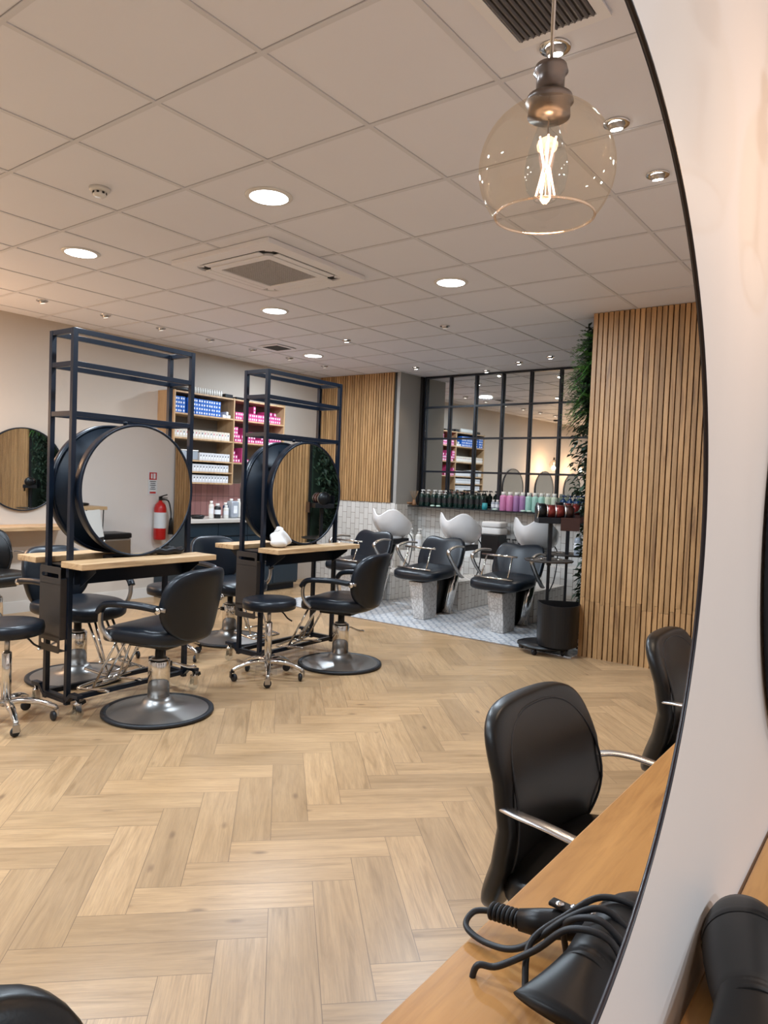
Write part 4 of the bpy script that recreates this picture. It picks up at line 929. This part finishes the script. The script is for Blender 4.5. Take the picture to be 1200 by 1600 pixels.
fs.append(tuple(3*n+i for i in range(n))); g.add(vs, fs); g.build('bin_shell', 'plastic_black', t)
trolley('second black roll trolley with foil rolls, behind the first one', (-.12, 4.62, 0.008), .35, False)
bottle('water_bottle', 'clear plastic bottle standing on the tray of the rear trolley', (.0, 4.58, .79), .035, .20, 'bottle_clear', pump=False)
tag(MB().lathe([(0, 0), (.07, 0), (.085, .16), (.08, .16), (.065, .01), (0, .01)], 28, c=(-.02, 5.02, .009)).build('waste_bin', 'plastic_black'), 'small black bin on the tiles behind the trolleys', 'bin')

# ------------------------------------------------------------------ planting on the side of the slat block
def leafmesh(n, reg, size, droop, mats, seed, out=(-1, 0, 0)):
    rnd = random.Random(seed); g = MB()
    for i in range(n):
        x, y, z = [rnd.uniform(a, b) for a, b in reg]
        s = size*rnd.uniform(.6, 1.3); d = Vector((-rnd.uniform(.3, 1), rnd.uniform(-.9, .9), rnd.uniform(-.7, .7))).normalized()
        sd = d.cross(Vector((rnd.uniform(-.3, .3), rnd.uniform(-.3, .3), 1))).normalized()*s*.28
        p = Vector((x, y, z)); q = p+d*s*.5+Vector((0, 0, .03*s)); e = p+d*s+Vector((0, 0, -droop*s))
        g.add([p, q+sd, e, q-sd], [(0, 1, 2, 3)], rnd.randrange(len(mats)), False)
    return g
t = thing('green_wall', 'panel of artificial ivy and dark leaves on the side of the slat block', 'plant wall', (0, 0, 0))
MB().box((.245, 5.25, 1.42), (.02, 2.25, 2.80)).build('backing', 'leaf_dark', t)
leafmesh(7000, ((.16, .235), (4.20, 6.36), (.03, 2.82)), .075, .3, None or [0, 1], 3).build('leaves', ['leaf_dark', 'leaf_mid'], t)['kind'] = 'stuff'
def fern(loc, n, L, seed, label):
    rnd = random.Random(seed); g = MB()
    for i in range(n):
        a = rnd.uniform(-1.35, 1.35); el = rnd.uniform(-.5, 1.0); l = L*rnd.uniform(.55, 1.1)
        d = Vector((-math.cos(a)*math.cos(el), math.sin(a)*math.cos(el), math.sin(el)))
        p0 = Vector((rnd.uniform(0, .02), rnd.uniform(-.09, .09), rnd.uniform(-.10, .10))); pts = []
        for k in range(7): s = k/6; pts.append(p0+d*l*s+Vector((0, 0, -l*.45*s*s)))
        sd = d.cross(Vector((0, 0, 1))).normalized()
        for k in range(6):
            wd = .010*(1-k/6)+.002; g.add([pts[k]-sd*wd, pts[k]+sd*wd, pts[k+1]+sd*wd*.8, pts[k+1]-sd*wd*.8], [(0, 1, 2, 3)], i % 2)
            for s_ in (-1, 1):       # leaflets
                b = pts[k]; tip = b+sd*s_*.045*(1-k/8)+d*.035+Vector((0, 0, -.006)); g.add([b, b+d*.022, tip], [(0, 1, 2)], i % 2)
    o = g.build('fern', ['fern_green', 'leaf_mid'], loc=loc); return tag(o, label, 'fern', 'artificial ferns hanging from the slat block')
for i, (y, z, n, L) in enumerate(((4.22, 2.58, 130, .25), (4.24, 2.36, 170, .31), (4.22, 2.14, 160, .31), (4.55, 2.48, 80, .30), (4.55, 2.2, 80, .32))):
    fern((.235, y, z), n, L, 20+i, ['green artificial fern at the top edge of the slat block', 'green artificial fern in the middle of the front column', 'lowest green artificial fern at the front of the slat block', 'green artificial fern behind the top front one', 'green artificial fern behind the lowest front one'][i])
tag(leafmesh(160, ((.10, .235), (4.08, 4.30), (1.35, 1.95)), .06, .4, [0, 1], 9).build('ivy', ['leaf_mid', 'leaf_dark']), 'small trailing ivy below the ferns beside the slats', 'ivy', kind='stuff')

# ------------------------------------------------------------------ things seen only in the station mirror
XW = XM-.006
t = thing('fire_extinguisher', 'red fire extinguisher with black horn, reflected in the first station mirror', 'fire extinguisher', (XW-.09, 3.79, .60))
MB().lathe([(0, 0), (.066, 0), (.072, .01), (.072, .38), (.06, .425), (.03, .455), (.022, .46), (.022, .475), (0, .475)], 32).build('cylinder', 'red', t)
MB().lathe([(.0728, .14), (.0728, .33)], 24, caps=False).build('paper_label', 'label_white', t)
g = MB(); g.box((0, 0, .495), (.03, .03, .05)); g.box((0, .04, .53), (.016, .12, .012), M=RX(.25)); g.box((0, .045, .505), (.016, .11, .010)); g.build('valve', 'plastic_black', t)
MB().tube(smooth_path([(0, .02, .49), (-.02, .10, .47), (-.02, .14, .36), (-.02, .15, .25)], 5), .009, 10).build('hose', 'rubber', t)
MB().lathe([(.014, .26), (.022, .22), (.034, .06), (0, .06)], 20, c=(-.02, .15, 0)).build('horn', 'plastic_black', t)
t = thing('fire_sign', 'small white and red fire extinguisher sign above the extinguisher', 'sign', (XW-.003, 3.74, 1.18))
MB().box((0, 0, .10), (.004, .13, .28)).build('plate', 'label_white', t); g = MB(); g.box((-.0025, 0, .185), (.001, .11, .09)); g.box((-.0025, 0, -.015), (.001, .09, .022)); g.build('red_panel', 'red', t)
g = MB(); g.box((-.0035, -.02, .185), (.001, .022, .06)); g.box((-.0035, .02, .185), (.001, .03, .065)); g.build('pictogram', 'label_white', t)
g = MB(); 
for k, wd in enumerate((.09, .07, .085, .06, .08)): g.box((-.0025, 0, .12-.023*k), (.001, wd, .009))
g.build('print', 'label_dark', t)
t = thing('pedal_bin', 'steel pedal bin with black lid, reflected in the first station mirror', 'bin', (XW-.19, 3.02, 0))
MB().box((0, 0, .34), (.30, .36, .64)).build('body', 'brushed_steel', t, bevel=.02); MB().box((0, 0, .69), (.31, .37, .06)).build('lid', 'plastic_black', t, bevel=.015); MB().box((0, 0, .012), (.30, .36, .022)).build('base', 'plastic_black', t)
MB().box((-.17, 0, .03), (.05, .12, .012)).build('pedal', 'plastic_black', t, bevel=.003)
t = thing('console_table', 'tall oak-topped table with black hairpin legs, reflected in the first station mirror', 'table', (XW-.25, 2.32, 0))
MB().box((0, 0, 1.005), (.42, .95, .035)).build('table_top', 'desk_oak', t, bevel=.003)
for sx in (-.15, .15):
    for sy in (-.42, .42):
        g = MB(); g.tube([(sx, sy-.05, .99), (sx*1.05, sy*1.04, .012), (sx, sy+.05, .99)], .006, 8); g.build('leg', 'black_metal', t)
g = MB(); g.add([(0, 0, 0), (0, .21, .02), (0, .27, -.27), (0, .05, -.30)], [(0, 1, 2, 3)]); g.add([(-.004, 0, 0), (-.004, .21, .02), (-.004, .27, -.27), (-.004, .05, -.30)], [(0, 1, 2, 3)])
tag(g.build('paper_sheet', 'white_paper', loc=(XW-.47, 2.48, .975)), 'white sheets of paper hanging from the tall table edge in the mirror', 'paper')
tag(MB().sq((XW-.25, 2.60, 1.04), (.05, .11, .018), .7, .7, 24, 10).build('clipper', 'plastic_black'), 'black tool lying on the tall table in the mirror', 'tool')

# on the stations
t = thing('towel', 'crumpled white towel at the foot of the second station mirror', 'towel', (-1.238, 2.00, .886), .4)
def dt(p): q = p.copy(); f = (p.z+.07)/.14; q.x *= 1-.55*f; q.y *= 1-.7*f; q.y += -.02*f+.012*math.sin(q.x*50+q.z*40); q.x += .010*math.sin(q.y*45+3*q.z*20); return q
MB().sq((0, 0, .07), (.075, .13, .07), .8, .7, 40, 24, deform=dt).build('fold', 'towel', t)
MB().sq((-.005, -.02, .122), (.028, .036, .030), .9, .9, 20, 12, deform=lambda p: p+Vector((.006*math.sin(p.z*120), 0, 0))).build('twist', 'towel', t)
tag(MB().sq((-1.262, 1.03, .908), (.05, .13, .022), .6, .8, 30, 12, deform=lambda p: p+Vector((0, 0, .006*math.sin(p.y*60)))).build('tool_pouch', 'plastic_black'), 'dark heap of tools lying on the first station worktop under the mirror', 'pouch')
